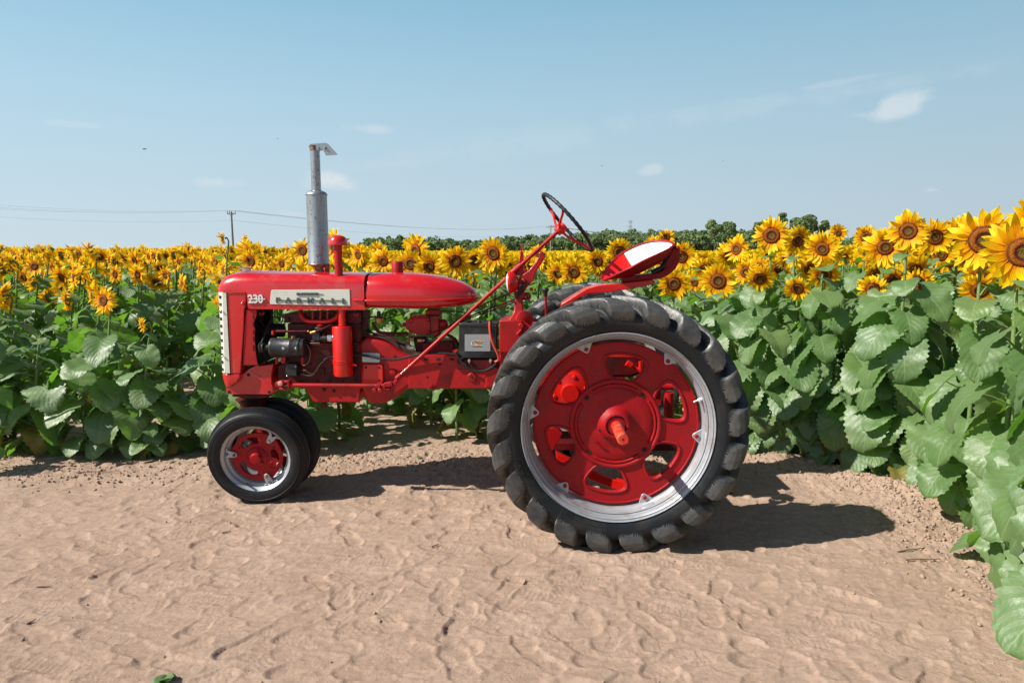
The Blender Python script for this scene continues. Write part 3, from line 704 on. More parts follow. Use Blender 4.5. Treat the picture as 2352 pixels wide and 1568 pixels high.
# ---- battery
bat = empty('battery', (0, 0, 0)); bat.parent = tractor; Yt = YC - .165
s_ = MB(); s_.prism(xz(ZF, [(1345, 520), (1870, 535), (1855, 980), (1350, 975)], Yt), Yt, Yt + .19)
for k in range(9):
    for (ya, yb_) in ((895 + k * 9, 899 + k * 9),):
        s_.prism(xz(ZF, [(1352, ya), (1845, ya), (1845, yb_), (1352, yb_)], Yt), Yt - .002, Yt + .002)
part(s_, 'battery_case', black, bat, bevel=.004)
s_ = MB(); s_.prism(xz(ZF, [(1340, 492), (1885, 498), (1875, 560), (1345, 545)], Yt - .004), Yt - .004, Yt + .2); part(s_, 'battery_lid', black, bat, bevel=.006)
s_ = MB()
for x in (1490, 1630, 1775): s_.lathe([(.015, -.02), (.015, .006), (.013, .010), (.0, .011)], ZF(x, 485, Yt + .04), (0, 0, 1), 18)
part(s_, 'vent_cap', cable, bat)
s_ = MB(); s_.prism(xz(ZF, [(1426, 652), (1780, 650), (1782, 886), (1426, 884)], Yt), Yt - .0035, Yt + .001); lab = part(s_, 'battery_label', label_g, bat)
s_ = MB(); s_.cur = 0
s_.prism(xz(ZF, [(1512, 765), (1525, 738), (1690, 740), (1680, 800), (1640, 800), (1520, 797)], Yt), Yt - .0042, Yt - .003)
s_.cur = 1; s_.prism(xz(ZF, [(1580, 738), (1655, 708), (1640, 740)], Yt), Yt - .0042, Yt - .003); s_.prism(xz(ZF, [(1560, 798), (1640, 798), (1600, 812)], Yt), Yt - .0046, Yt - .003)
s_.cur = 2; s_.prism(xz(ZF, [(1535, 738), (1595, 722), (1620, 738)], Yt), Yt - .0040, Yt - .003)
part(s_, 'label_emblem', [mat('cream_print', (.8, .68, .5), .5), orange, greenp], lab, smooth=0)
s_ = MB()
text_mesh(s_, 'INTERSTATE', .0118, ZF(1520, 762, Yt - .005), .0004, sx=1.1, bold=.0003)
text_mesh(s_, 'BATTERIES', .0118, ZF(1526, 787, Yt - .005), .0004, sx=1.2, bold=.0003)
text_mesh(s_, 'Outrageously Dependable', .0060, ZF(1522, 823, Yt - .005), .0004, sx=1.0)
part(s_, 'label_print', letter, lab, smooth=0)
s_ = MB(); s_.tube([ZF(1775, 475, Yt), ZF(1770, 560, Yt - .01), ZF(1790, 700, Yt - .02), ZF(1840, 830, Yt - .02), ZF(1890, 930, Yt - .02), ZF(1905, 1010, Yt - .01), ZF(1850, 1035, Yt)], .0078, 8, 2); part(s_, 'red_battery_cable', hose_r, bat)
s_ = MB()
for x in (1490, 1785):
    s_.cyl(ZF(x, 990, Yt), ZF(x, 1050, Yt), .006); s_.lathe([(.011, 0), (.011, .012)], ZF(x, 1030, Yt), (0, 0, 1), 6)
part(s_, 'hold_down_bolt', chrome, bat)
s_ = MB(); s_.prism(xz(ZF, [(1250, 880), (1325, 870), (1325, 905), (1300, 945), (1255, 945)], Yt), Yt + .01, Yt + .05); s_.prism(xz(ZF, [(750, 915), (805, 915), (805, 945), (750, 945)], Yf2), Yf2 - .03, Yf2); part(s_, 'cable_clip', redb, bat, bevel=.003)
# ---- rear housing, steering post
s_ = MB(); Yr_ = YC - .17
s_.prism(xz(Z2, [(1172, 650), (1360, 652), (1420, 700), (1900, 700), (1900, 1180), (1060, 1180), (1060, 1030), (1172, 1020)], Yr_), Yr_, 2 * YC - Yr_)
rh = part(s_, 'transmission_case', red2, bevel=.012, seg=3)
s_ = MB(); s_.prism(xz(Z2, [(1170, 648), (1352, 650), (1352, 900), (1170, 900)], Yr_ - .012), Yr_ - .02, YC + .1); part(s_, 'side_box', red2, rh, bevel=.007)
s_ = MB(); q = Z2(1365, 640, Yr_ + .05); s_.lathe([(.05, -.02), (.055, 0), (.055, .02), (.03, .03)], q, (.3, -1, 0), 24)
q = Z2(1342, 690, Yr_ - .02); s_.bolt(q, .018, .02); s_.tube([Z2(1342, 690, Yr_ - .03), Z2(1345, 720, Yr_ - .03), Z2(1310, 760, Yr_ - .03)], .008, 8); part(s_, 'side_cap', red2, rh)
s_ = MB(); Yq = YC - .1
def sq(x0, x1, y, Y, hy): a = Z2(x0, y, Y); c = Z2(x1, y, Y); return [(a.x, YC - .06 - hy, a.z), (c.x, YC - .06 - hy, a.z), (c.x, YC - .06 + hy, a.z), (a.x, YC - .06 + hy, a.z)]
s_.ring_loft([sq(1245, 1372, 650, Yq, .085), sq(1250, 1368, 632, Yq, .08), sq(1268, 1362, 610, Yq, .06), sq(1285, 1358, 570, Yq, .045), sq(1292, 1354, 500, Yq, .035), sq(1296, 1352, 440, Yq, .032)])
post = part(s_, 'steering_post', red2, bevel=.008, seg=3)
s_ = MB()
s_.prism(xz(Z4, [(735, 752), (765, 735), (800, 760), (797, 800), (740, 890), (690, 975), (692, 1015), (640, 1060), (600, 1120), (560, 1140), (530, 1120), (535, 1010), (560, 972), (640, 922), (712, 832), (738, 790)], YC - .07), YC - .085, YC - .055)
s_.prism(xz(Z4, [(480, 905), (530, 880), (590, 885), (632, 925), (560, 972), (490, 960)], YC - .07), YC - .083, YC - .05)
s_.prism(xz(Z4, [(500, 1120), (600, 1120), (600, 1190), (505, 1190)], YC - .07), YC - .11, YC - .01)
br = part(s_, 'steering_bracket', red2, post, bevel=.005)
s_ = MB(); s_.prism(xz(Z4, [(622, 860), (738, 745), (765, 735), (690, 870), (640, 930), (600, 965), (560, 970)], YC - .06), YC - .0865, YC - .084); 
s_ = MB()
for x, y, r in ((592, 1020, .014), (665, 1100, .012), (535, 1165, .016)): s_.lathe([(r, 0), (r, .012), (r * .7, .016)], Z4(x, y, YC - .085), (0, -1, 0), 12)
part(s_, 'bracket_bolt', red2, br)
s_ = MB(); q = Z4(622, 1168, YC - .06); s_.torus(q, (.2, -1, 0), .019, .006, 24); q = Z4(598, 1172, YC - .02); s_.torus(q, (.2, -1, 0), .019, .005, 24); part(s_, 'hose_ring', red2, br)
# levers above the bracket
s_ = MB()
s_.prism(xz(Z4, [(566, 660), (572, 658), (574, 740), (580, 740), (582, 658), (590, 662), (588, 750), (592, 860), (560, 900), (545, 905), (552, 800), (560, 740)], YC + .02), YC + .015, YC + .03)
s_.tube([Z4(560, 900, YC + .03), Z4(600, 850, YC + .03), Z4(628, 800, YC + .03), Z4(634, 775, YC + .03)], .010, 8)
s_.prism(xz(Z4, [(480, 905), (530, 870), (620, 875), (600, 960), (540, 960)], YC + .02), YC - .05, YC + .03)
part(s_, 'throttle_lever', redw, bevel=.002)
s_ = MB(); s_.prism(xz(Z4, [(560, 900), (600, 880), (680, 1000), (650, 1050), (600, 1050)], YC + .05), YC + .04, YC + .055); part(s_, 'lever_quadrant', red2, bevel=.003)
# ---- steering wheel, shaft and rods
shaft0 = Z2(372, 1100, YC - .225); hub = Z4(945, 522, YC - .02)
sdir = (hub - shaft0).normalized()
sw = empty('steering', (0, 0, 0)); sw.parent = tractor
s_ = MB(); s_.tube([shaft0, hub], .0125, 14)
a = Z4(720, 740, 0.0 + shaft0.lerp(hub, .72).y); s_.tube([shaft0.lerp(hub, .70), shaft0.lerp(hub, .745)], .0215, 14); s_.tube([shaft0.lerp(hub, .69), shaft0.lerp(hub, .70)], .017, 14); s_.tube([shaft0.lerp(hub, .745), shaft0.lerp(hub, .755)], .018, 14)
part(s_, 'steering_shaft', red2, sw, smooth=45)
s_ = MB(); s_.tube([shaft0 + sdir * .03, shaft0 - sdir * .01], .017, 12); s_.prism(xz(ZF, [(300, 1330), (330, 1318), (420, 1310), (430, 1350), (420, 1375), (350, 1375), (320, 1380), (330, 1400), (390, 1400), (400, 1425), (310, 1420), (292, 1390)], YC - .225), YC - .245, YC - .205)
s_.prism(xz(ZF, [(430, 1310), (460, 1280), (500, 1280), (470, 1360), (430, 1400), (405, 1430), (400, 1400), (425, 1370)], YC - .225), YC - .24, YC - .215)
s_.lathe([(.014, 0), (.014, .006)], ZF(392, 1342, YC - .245), (0, -1, 0), 16)
uj = part(s_, 'universal_joint', redw, sw, bevel=.004)
rod0 = Z1(812, 1322, YC - .225); rod1 = ZF(175, 1368, YC - .225)
s_ = MB(); s_.tube([rod0, rod0.lerp(rod1, .35), rod0.lerp(rod1, .36), rod1, ZF(300, 1368, YC - .225)], .0138, 14); part(s_, 'drag_shaft', red2, sw)
s_ = MB(); a = ZF(172, 1352, YC - .245); c = ZF(250, 1402, YC - .245); s_.box((a.x, YC - .25, c.z), (c.x, YC - .13, a.z))
for x in (176, 252): s_.lathe([(.014, 0), (.014, .02)], ZF(x, 1425, YC - .235), (0, -1, 0), 10)
part(s_, 'shaft_clamp', red2, sw, bevel=.003)
s_ = MB(); YJ = YC - .225
s_.prism(xz(Z1, [(680, 1300), (700, 1285), (745, 1282), (760, 1300), (755, 1330), (725, 1340), (690, 1335), (680, 1320)], YJ), YJ - .02, YJ + .04)
s_.prism(xz(Z1, [(760, 1278), (805, 1278), (810, 1290), (810, 1350), (795, 1365), (730, 1365), (715, 1355), (720, 1340), (785, 1342), (790, 1335), (790, 1298), (760, 1298)], YJ), YJ - .02, YJ + .02)
j2 = part(s_, 'front_joint', redw, sw, bevel=.004)
s_ = MB(); s_.lathe([(.016, 0), (.016, .010), (.012, .012)], Z1(723, 1305, YJ - .02), (0, -1, 0), 18); part(s_, 'joint_pin', mat('worn_pink_paint', (.6, .25, .2), .5), j2)
nrm = Vector((.74, .09, .66)).normalized(); wc = Z4(1018, 470, hub.y + .02)
wc = hub + nrm * .062
u_ = (Vector((1, 0, 0)) - nrm * nrm.x).normalized(); v_ = nrm.cross(u_)
RW = .232
s_ = MB(); s_.torus(wc, nrm, RW, lambda i: .0118 + .0016 * cos(i * 2 * pi / 3), 120, 12); part(s_, 'wheel_rim', cable, sw, smooth=70)
s_ = MB(); s_.tube([hub - sdir * .03, hub + sdir * .035], .029, 14); s_.lathe([(.036, -.012), (.036, .012), (.026, .02)], hub, nrm, 16)
for ang in (15, 135, 255):
    a = radians(ang); e = u_ * cos(a) + v_ * sin(a)
    s_.tube([hub, hub + e * .06 + nrm * .0, hub + e * .12 + nrm * .025, hub + e * .17 + nrm * .05, wc + e * (RW - .005)], .0085, 8, 1)
part(s_, 'wheel_spokes', redb, sw, smooth=50)
# ---- work lamp
s_ = MB(); q = Z2(1246, 352, YC - .13); ax = Vector((-1, .07, -.05)).normalized()
s_.lathe([(.05, .0), (.069, -.001), (.071, -.006), (.068, -.016), (.054, -.046), (.03, -.058), (.0, -.060)], q, ax, 32); lamp = part(s_, 'work_lamp', redb, smooth=50)
s_ = MB(); s_.lathe([(.064, .002), (.055, .010), (.03, .016), (.0, .018)], q, ax, 32); part(s_, 'lamp_lens', lens, lamp, smooth=60)
s_ = MB(); s_.tube([Z4(585, 1045, YC - .12), Z4(580, 1100, YC - .13), Z4(545, 1150, YC - .13), Z4(510, 1175, YC - .12)], .009, 8, 2); part(s_, 'lamp_cord', cable, lamp)
s_ = MB(); s_.tube([Z4(545, 1070, YC - .12), Z4(575, 1060, YC - .12), Z4(590, 1085, YC - .12)], .005, 8); part(s_, 'cord_clip', chrome, lamp)
# ---- gear lever
s_ = MB(); Yk = YC - .16; a = Z4(800, 1165, Yk); s_.tube([Z4(806, 1440, YC - .1), Z4(808, 1300, Yk), a], .0085, 10); gl = part(s_, 'gear_lever', redw)
s_ = MB(); s_.lathe([(.011, 0), (.012, .008), (.015, .024), (.0215, .036), (.023, .044), (.019, .052), (.0, .055)], a - Vector((0, 0, .004)), (0, 0, 1), 24); part(s_, 'lever_knob', cable, gl, smooth=60)
# ---- seat
st = empty('seat', (0, 0, 0)); st.parent = tractor
s_ = MB(); YS_ = YC
c0 = Z8(340, 1100, YS_); c1 = Z8(1955, 262, YS_); L = (c1 - c0).length; ex_ = (c1 - c0).normalized(); nz_ = Vector((0, -1, 0)).cross(ex_); nz_ = -nz_ if nz_.z < 0 else nz_
nu, nv = 26, 20; V = []; FW = []
nz2 = Matrix.Rotation(radians(13), 3, ex_) @ nz_; SV = Matrix.Rotation(radians(13), 3, ex_) @ Vector((0, 1, 0))
if SV.z < 0: nz2 = Matrix.Rotation(radians(-13), 3, ex_) @ nz_; SV = Matrix.Rotation(radians(-13), 3, ex_) @ Vector((0, 1, 0))
def hwid(u):
    k = abs((u - .56) / .56) ** 2.6 if u <= .56 else ((u - .56) / .44) ** 2.4
    return .185 * max(0., 1 - min(1., k)) ** .5 * (1 if u > .35 else (.66 + .34 * u / .35))
for side in (0, 1):
    for i in range(nu + 1):
        u = i / nu; uu = .5 - .5 * cos(pi * u)
        w = max(hwid(uu), .012)
        for j in range(nv + 1):
            v = -1 + 2 * j / nv; v = sin(v * pi / 2)
            edge = max(0., 1 - abs(v) ** 3.2) * max(0., 1 - abs(2 * uu - 1) ** 5)
            dep = -.056 * edge * (1.0 if uu > .45 else .10 + 2.0 * uu) + .018 * exp(-(v / .18) ** 2) * (uu < .4) * (1 - uu / .4) * edge
            p = c0 + ex_ * (L * uu) + SV * (w * v) + nz2 * (dep + .012 * abs(v) ** 2 + .16 * v * v * uu * (1 - uu) - (.006 if side else 0))
            V.append(p)
W = nv + 1; off = (nu + 1) * W
for i in range(nu):
    for j in range(nv):
        a = i * W + j; uu = .5 - .5 * cos(pi * (i + .5) / nu); vv = abs(-1 + 2 * (j + .5) / nv)
        s_.cur = 1 if uu > .43 else 0
        s_.add([], []); FW.append(((a, a + 1, a + W + 1, a + W), s_.cur)); FW.append(((off + a, off + a + W, off + a + W + 1, off + a + 1), 2))
for i in range(nu): FW += [((i * W, (i + 1) * W, off + (i + 1) * W, off + i * W), 0), ((i * W + nv, off + i * W + nv, off + (i + 1) * W + nv, (i + 1) * W + nv), 0)]
for j in range(nv): FW += [((j, off + j, off + j + 1, j + 1), 0), ((nu * W + j, nu * W + j + 1, off + nu * W + j + 1, off + nu * W + j), 0)]
s_.v = [tuple(p) for p in V]; s_.f = [list(f) for f, _ in FW]; s_.m = [m for _, m in FW]
part(s_, 'seat_pan', [redb, white, redw], st, smooth=50)  # lower skin gets the darker red, putting underside shade into its colour
s_ = MB(); rim = []
for k in range(61):
    a = 2 * pi * k / 60; uu = .5 - .5 * cos(a); sg = 1 if sin(a) >= 0 else -1
    rim.append(c0 + ex_ * (L * uu) + SV * (max(hwid(uu), .012) * sg) + nz2 * (.008 + .16 * uu * (1 - uu)))
s_.tube(rim, .0075, 8); part(s_, 'seat_rim', redw, st)
s_ = MB()
s_.prism(xz(Z8, [(800, 1010), (830, 1000), (1100, 985), (1500, 945), (1650, 920), (1780, 840), (1900, 700), (2000, 330), (2010, 300), (2080, 300), (2115, 350), (2125, 500), (2110, 640), (2040, 800), (1950, 900), (1850, 980), (1700, 1050), (1550, 1075), (1200, 1110), (830, 1145), (800, 1120)], YC - .05), YC - .055, YC + .055)
part(s_, 'seat_spring', redw, st, bevel=.008)
s_ = MB(); s_.prism(xz(Z8, [(1760, 800), (1990, 340), (2060, 420), (1900, 780), (1840, 830)], YC - .07), YC - .07, YC - .054); s_.lathe([(.012, 0), (.012, .02), (.008, .024)], Z8(2065, 350, YC - .055), (0, -1, 0), 12); s_.lathe([(.008, 0), (.008, .01)], Z8(1835, 800, YC - .07), (0, -1, 0), 12); part(s_, 'spring_link', redw, st, bevel=.003)
s_ = MB(); s_.tube([Z8(1480, 930, YC - .03), Z8(1600, 870, YC - .03), Z8(1740, 790, YC - .03), Z8(1880, 520, YC - .03), Z8(1960, 330, YC - .03)], .018, 10, 1); part(s_, 'damper', cable, st)
s_ = MB(); s_.prism(xz(Z8, [(-600, 1640), (-200, 1400), (0, 1285), (250, 1215), (800, 1160), (1480, 1085), (1540, 1095), (1560, 1150), (1540, 1180), (1000, 1290), (400, 1380), (0, 1400), (-300, 1560), (-600, 1800)], YC - .1), YC - .1, YC + .1)
part(s_, 'seat_support', redb, st, bevel=.004)

# ---- wheels
def plate(outer, holes, y0, y1):
    """flat disc with openings: returns an MB"""
    import bmesh
    bm = bmesh.new(); loops = []
    for loop in [outer] + holes:
        vs = [bm.verts.new((x, 0, z)) for x, z in loop]
        loops.append([bm.edges.new((vs[i], vs[(i + 1) % len(vs)])) for i in range(len(vs))])
    bmesh.ops.triangle_fill(bm, use_beauty=True, use_dissolve=False, edges=[e for l in loops for e in l])
    bm.verts.index_update(); vs = [tuple(v.co) for v in bm.verts]; fs = [[v.index for v in f.verts] for f in bm.faces]
    bd = [[v.index for v in e.verts] for e in bm.edges if len(e.link_faces) == 1]; bm.free()
    m = MB(); n = len(vs)
    m.add([(x, y0, z) for x, _, z in vs] + [(x, y1, z) for x, _, z in vs], [f for f in fs] + [[n + i for i in f[::-1]] for f in fs] + [[a, b, n + b, n + a] for a, b in bd])
    return m
def slot_outline(ac, r0, r1, half0, half1, n=10):
    """opening between radii r0 and r1, rounded, around angle ac"""
    pts = []
    corners = [(r0, ac - half0), (r1, ac - half1), (r1, ac + half1), (r0, ac + half0)]
    raw = []
    for k in range(4):
        (ra, aa), (rb, ab) = corners[k], corners[(k + 1) % 4]
        for i in range(n):
            t = i / n; raw.append((ra + (rb - ra) * t, aa + (ab - aa) * t))
    P = [Vector((r * cos(a), r * sin(a))) for r, a in raw]
    for _ in range(14): P = [(P[i - 1] + P[i] * 2 + P[(i + 1) % len(P)]) / 4 for i in range(len(P))]
    return [(p.x, p.y) for p in P]

def rear_tyre_mesh():
    """carcass with moulded bars: one surface, lifted from the carcass profile to the bar profile where a bar runs"""
    m = MB(); N = 21; K = 46; NA = N * K; S = 64
    side = [(.508, -.118), (.520, -.128), (.540, -.138), (.557, -.1425)]
    m.cur = 0; m.lathe(side, (0, 0, 0), (0, 1, 0), 120, cap=False); m.lathe([(r, -h) for r, h in side], (0, 0, 0), (0, 1, 0), 120, cap=False)
    sp = np.linspace(0, 1, 10)
    cv = np.interp(np.linspace(0, 1, 200), [0, .2, .36, .48, .58, .68, .78, .90, 1], [0, -.045, -.080, -.106, -.124, -.136, -.1415, -.1432, -.1425])
    cr = np.interp(np.linspace(0, 1, 200), [0, .2, .36, .48, .58, .68, .78, .90, 1], [.634, .6335, .630, .622, .611, .597, .582, .566, .557])
    ev = np.interp(np.linspace(0, 1, 200), [0, .2, .36, .48, .58, .68, .78, .90, 1], [0, -.050, -.092, -.120, -.142, -.1560, -.1600, -.1545, -.1425])
    er = np.interp(np.linspace(0, 1, 200), [0, .2, .36, .48, .58, .68, .78, .90, 1], [.695, .695, .693, .688, .676, .652, .622, .590, .557])
    turn = lambda s: np.interp(s, [0, .2, .36, .48, .58, .68, .78, .88, 1], [-17.5, -11.5, -6.8, -3.6, -1.2, .8, 2.2, 3.2, 3.8])
    half = lambda s: np.interp(s, [0, .2, .36, .48, .56, .64, .72, .80, .86, .90, .93], [.020, .024, .032, .043, .055, .066, .072, .072, .060, .036, .0])
    ss = np.concatenate([-np.linspace(1, 0, S + 1)[:-1], np.linspace(0, 1, S + 1)]); an = np.arange(NA) * 2 * pi / NA
    M = np.zeros((len(ss), NA)); 
    for sg in (-1, 1):
        for i, q in enumerate(ss):
            aq = q * sg                     # distance towards this side, a little past the centre line too
            if aq < -.06: continue
            s_ = max(aq, 0.); hw = float(half(s_))
            if hw <= 0: continue
            r = float(np.interp(s_, np.linspace(0, 1, 200), er)); c = -radians(float(turn(s_))) + aq * 0
            ph = 2 * pi * (.5 if sg < 0 else 0) / N + .1
            d = ((an - ph - c + pi / N) % (2 * pi / N) - pi / N) * r     # + is the trailing side
            lead = np.clip((hw + d) / .010, 0, 1); trail = np.clip((hw - d) / (.010 + .012 * s_), 0, 1)
            f = np.minimum(lead, trail); f = f * f * (3 - 2 * f); endf = np.clip((.93 - s_) / .06, 0, 1) if s_ > .5 else 1.
            M[i] = np.maximum(M[i], f * endf)
    V = np.zeros((len(ss), NA, 3)); x01 = np.linspace(0, 1, 200)
    for i, q in enumerate(ss):
        t = abs(q); sg = 1 if q >= 0 else -1
        v = (np.interp(t, x01, cv) * (1 - M[i]) + np.interp(t, x01, ev) * M[i]) * sg; r = np.interp(t, x01, cr) * (1 - M[i]) + np.interp(t, x01, er) * M[i]
        V[i] = np.stack([r * np.cos(an), v, r * np.sin(an)], -1)
    b = len(m.v); m.v += [tuple(p) for p in V.reshape(-1, 3).tolist()]; L = len(ss)
    for i in range(L - 1):
        for j in range(NA):
            k = (j + 1) % NA; m.f.append([b + i * NA + j, b + i * NA + k, b + (i + 1) * NA + k, b + (i + 1) * NA + j])
            m.m.append(1 if (M[i, j] + M[i, k] + M[i + 1, k] + M[i + 1, j]) > 1.6 else 0)
    m.starts = []
    return m
def tyre_text(m):
    def curve(rad, deg0):
        def f(p):
            a = radians(deg0) + p.x / rad; r = rad - p.z
            return Vector((r * cos(a), -.1445 + p.y, r * sin(a)))
        return f
    m.cur = 0
    text_mesh(m, '11.2-38', .034, (0, 0, 0), .002, rotfn=curve(.570, 196), sx=1., bold=.001)
    text_mesh(m, '6 PLY RATING', .014, (0, 0, 0), .0015, rotfn=curve(.552, 198), sx=1.)
    text_mesh(m, 'TRACTOR REAR', .012, (0, 0, 0), .0015, rotfn=curve(.536, 198), sx=1.)
    return m

RC = Vector((at(1420, 989, 3.5).x, 3.635, 0)); RC.z = .672
TYRE = []
def rear_wheel(loc, near):
    w = empty('rear_wheel', Vector(loc) - Vector((0, YC, 0))); w.parent = tractor
    flip = 1 if near else -1
    if near:
        tm = tyre_text(rear_tyre_mesh()); ty = tm.build('tyre', [rubber, lugm], w, smooth=80); TYRE.append(ty.data)
    else:
        ty = bpy.data.objects.new('tyre', TYRE[0]); COL.objects.link(ty); ty.parent = w
    if near:
        s_ = MB(); ol = []
        a0, a1 = radians(237), radians(262)
        for k in range(13): a = a0 + (a1 - a0) * k / 12; ol.append(Vector((.575 * cos(a), -.1437, .575 * sin(a))))
        for k in range(13): a = a1 + (a0 - a1) * k / 12; ol.append(Vector((.54 * cos(a), -.1382, .54 * sin(a))))
        ol.append(ol[0]); s_.tube(ol, .002, 6); s_.build('sidewall_mark', rubber, ty)
    R_ = MB()
    prof = [(.508, -.130), (.5095, -.125), (.507, -.118), (.501, -.115), (.497, -.118), (.493, -.114), (.489, -.102), (.4875, -.084), (.482, -.080), (.478, -.084), (.475, -.078), (.474, -.045), (.468, -.038), (.463, -.028), (.462, 0), (.466, .05), (.476, .07), (.484, .1), (.505, .12), (.508, .127),
            (.511, .127), (.510, .11), (.488, .095), (.478, .05), (.472, .0), (.478, -.05), (.488, -.08), (.492, -.1), (.510, -.116), (.5115, -.126)]
    vs = []; seg = 96
    for (r, h) in prof:
        for i in range(seg): a = 2 * pi * i / seg; vs.append((r * cos(a), h * flip, r * sin(a)))
    n = len(prof); fs = [(k * seg + i, k * seg + (i + 1) % seg, ((k + 1) % n) * seg + (i + 1) % seg, ((k + 1) % n) * seg + i) for k in range(n) for i in range(seg)]
    R_.add(vs, fs); rim = R_.build('rim', silver, w, smooth=40)
    # cast disc with six openings
    yd = .0
    out = [(.447 * cos(2 * pi * i / 96), .447 * sin(2 * pi * i / 96)) for i in range(96)]
    holes = [slot_outline(radians(22 + 60 * k), .247, .384, .26, .35) for k in range(6)]
    D = plate(out, holes, yd - .012, yd + .014)
    disc = D.build('wheel_disc', redw, w, smooth=30, bevel=.005)
    E_ = MB()
    E_.lathe([(.436, -.013), (.439, -.019), (.444, -.019), (.448, -.012)], (0, 0, 0), (0, 1, 0), 96, cap=False)
    for k in range(6):
        ol = slot_outline(radians(22 + 60 * k), .237, .394, .295, .385)
        E_.tube([Vector((x, -.0125, z)) for x, z in ol] + [Vector((ol[0][0], -.0125, ol[0][1]))], .006, 8)
    E_.lathe([(.250, -.010), (.246, -.022), (.236, -.026), (.228, -.022), (.222, -.014), (.205, -.012), (.198, -.016), (.190, -.020), (.150, -.021), (.104, -.022), (.092, -.028), (.078, -.058), (.066, -.068), (.058, -.068), (.052, -.058), (.050, -.03)], (0, 0, 0), (0, 1, 0), 72, cap=False)
    for k in range(4):
        aa = radians(48 + 90 * k)
        pts = [Vector((.214 * cos(aa + t), -.0135, .214 * sin(aa + t))) for t in np.linspace(radians(12), radians(78), 12)]
        E_.tube(pts, .0085, 8)
    E_.build('cast_relief', redw, disc, smooth=55)
    H_ = MB()
    for k in range(4):
        aa = radians(48 + 90 * k); c = Vector((.214 * cos(aa), -.0165, .214 * sin(aa))); H_.cyl(c, c + Vector((0, .01, 0)), .012)
    a_ = radians(215)
    for a_ in (200, 232): c = Vector((.088 * cos(radians(a_)), -.034, .088 * sin(radians(a_)))); H_.cyl(c + Vector((0, -.006, 0)), c + Vector((0, .01, 0)), .010)
    H_.lathe([(.0525, -.0595), (.0525, -.055)], (0, 0, 0), (0, 1, 0), 30); H_.build('bolt_hole', matte, disc)
    H_ = MB(); H_.lathe([(.0, -.062), (.047, -.062), (.047, -.05)], (0, 0, 0), (0, 1, 0), 30, cap=False); H_.build('hub_cap', redw, disc)
    # rim clamps
    for k in range(6):
        a = radians(52 + 60 * k); R2 = Matrix.Rotation(-a, 3, 'Y'); K = MB(); M2 = MB()
        poly = [(.478, -.05), (.474, .05), (.458, .040), (.432, .020), (.420, .010), (.416, 0), (.420, -.010), (.432, -.020), (.458, -.040)]
        K.prism([(x, z) for x, z in poly], -.0235, -.0165); K.box((.470, -.075, -.036), (.476, -.018, .036))
        K.v = [tuple(R2 @ Vector(p)) for p in K.v]; cl = K.build('rim_clamp', silver, disc, bevel=.003)
        K = MB(); K.bolt((.438, -.0235, 0), .0115, .012); K.v = [tuple(R2 @ Vector(p)) for p in K.v]; K.build('clamp_bolt', redw, disc)
    K = MB(); a = radians(18); c = Vector((.470 * cos(a), -.045, .470 * sin(a))); e = Vector((-cos(a), -.5, -sin(a) * .6)).normalized()
    K.tube([c, c + e * .02], .009, 10); K.tube([c + e * .02, c + e * .05], .0045, 8); K.build('valve_stem', white, rim)
    A_ = MB(); A_.cyl((0, -.33 if near else -.30, 0), (0, .1, 0), .0295, seg=28)
    ax = A_.build('axle_stub', mat('scuffed_axle_paint', (.6, .03, .015), .5) if near else redb, w, bevel=.004)
    if near:
        t = NT(ax.data.materials[0]); o = t.obj(); f = t.ramp(t.noise(22, 5, .7, o), [(.45, (0, 0, 0)), (.7, (1, 1, 1))]); t.l(t.mix(f, (.55, .02, .012), (.72, .16, .07)), t.b.inputs['Base Color'])
        A_ = MB(); A_.box((.015, -.31, .020), (.022, -.07, .0255)); A_.build('keyway', black, ax)
        A_ = MB(); A_.cyl((0, -.3305, 0), (0, -.32, 0), .0055); A_.build('centre_hole', matte, ax)
    if not near:
        for o in (disc,) : o.rotation_euler = (0, 0, pi)
        ax.rotation_euler = (0, 0, pi)
    w.rotation_euler = (0, radians(0), 0)
    t2 = MB(); 
    if near: 
        text_mesh(t2, '361244 R1', .020, (0, 0, 0), .002, rotfn=lambda p: Vector(((.150 - p.z) * cos(radians(214) + p.x / .150), -.029 + p.y, (.150 - p.z) * sin(radians(214) + p.x / .150))))
        t2.build('casting_number', redw, disc, smooth=0)
    return w
rear_wheel(RC, True); rear_wheel((RC.x, 2 * YC - RC.y, RC.z), False)

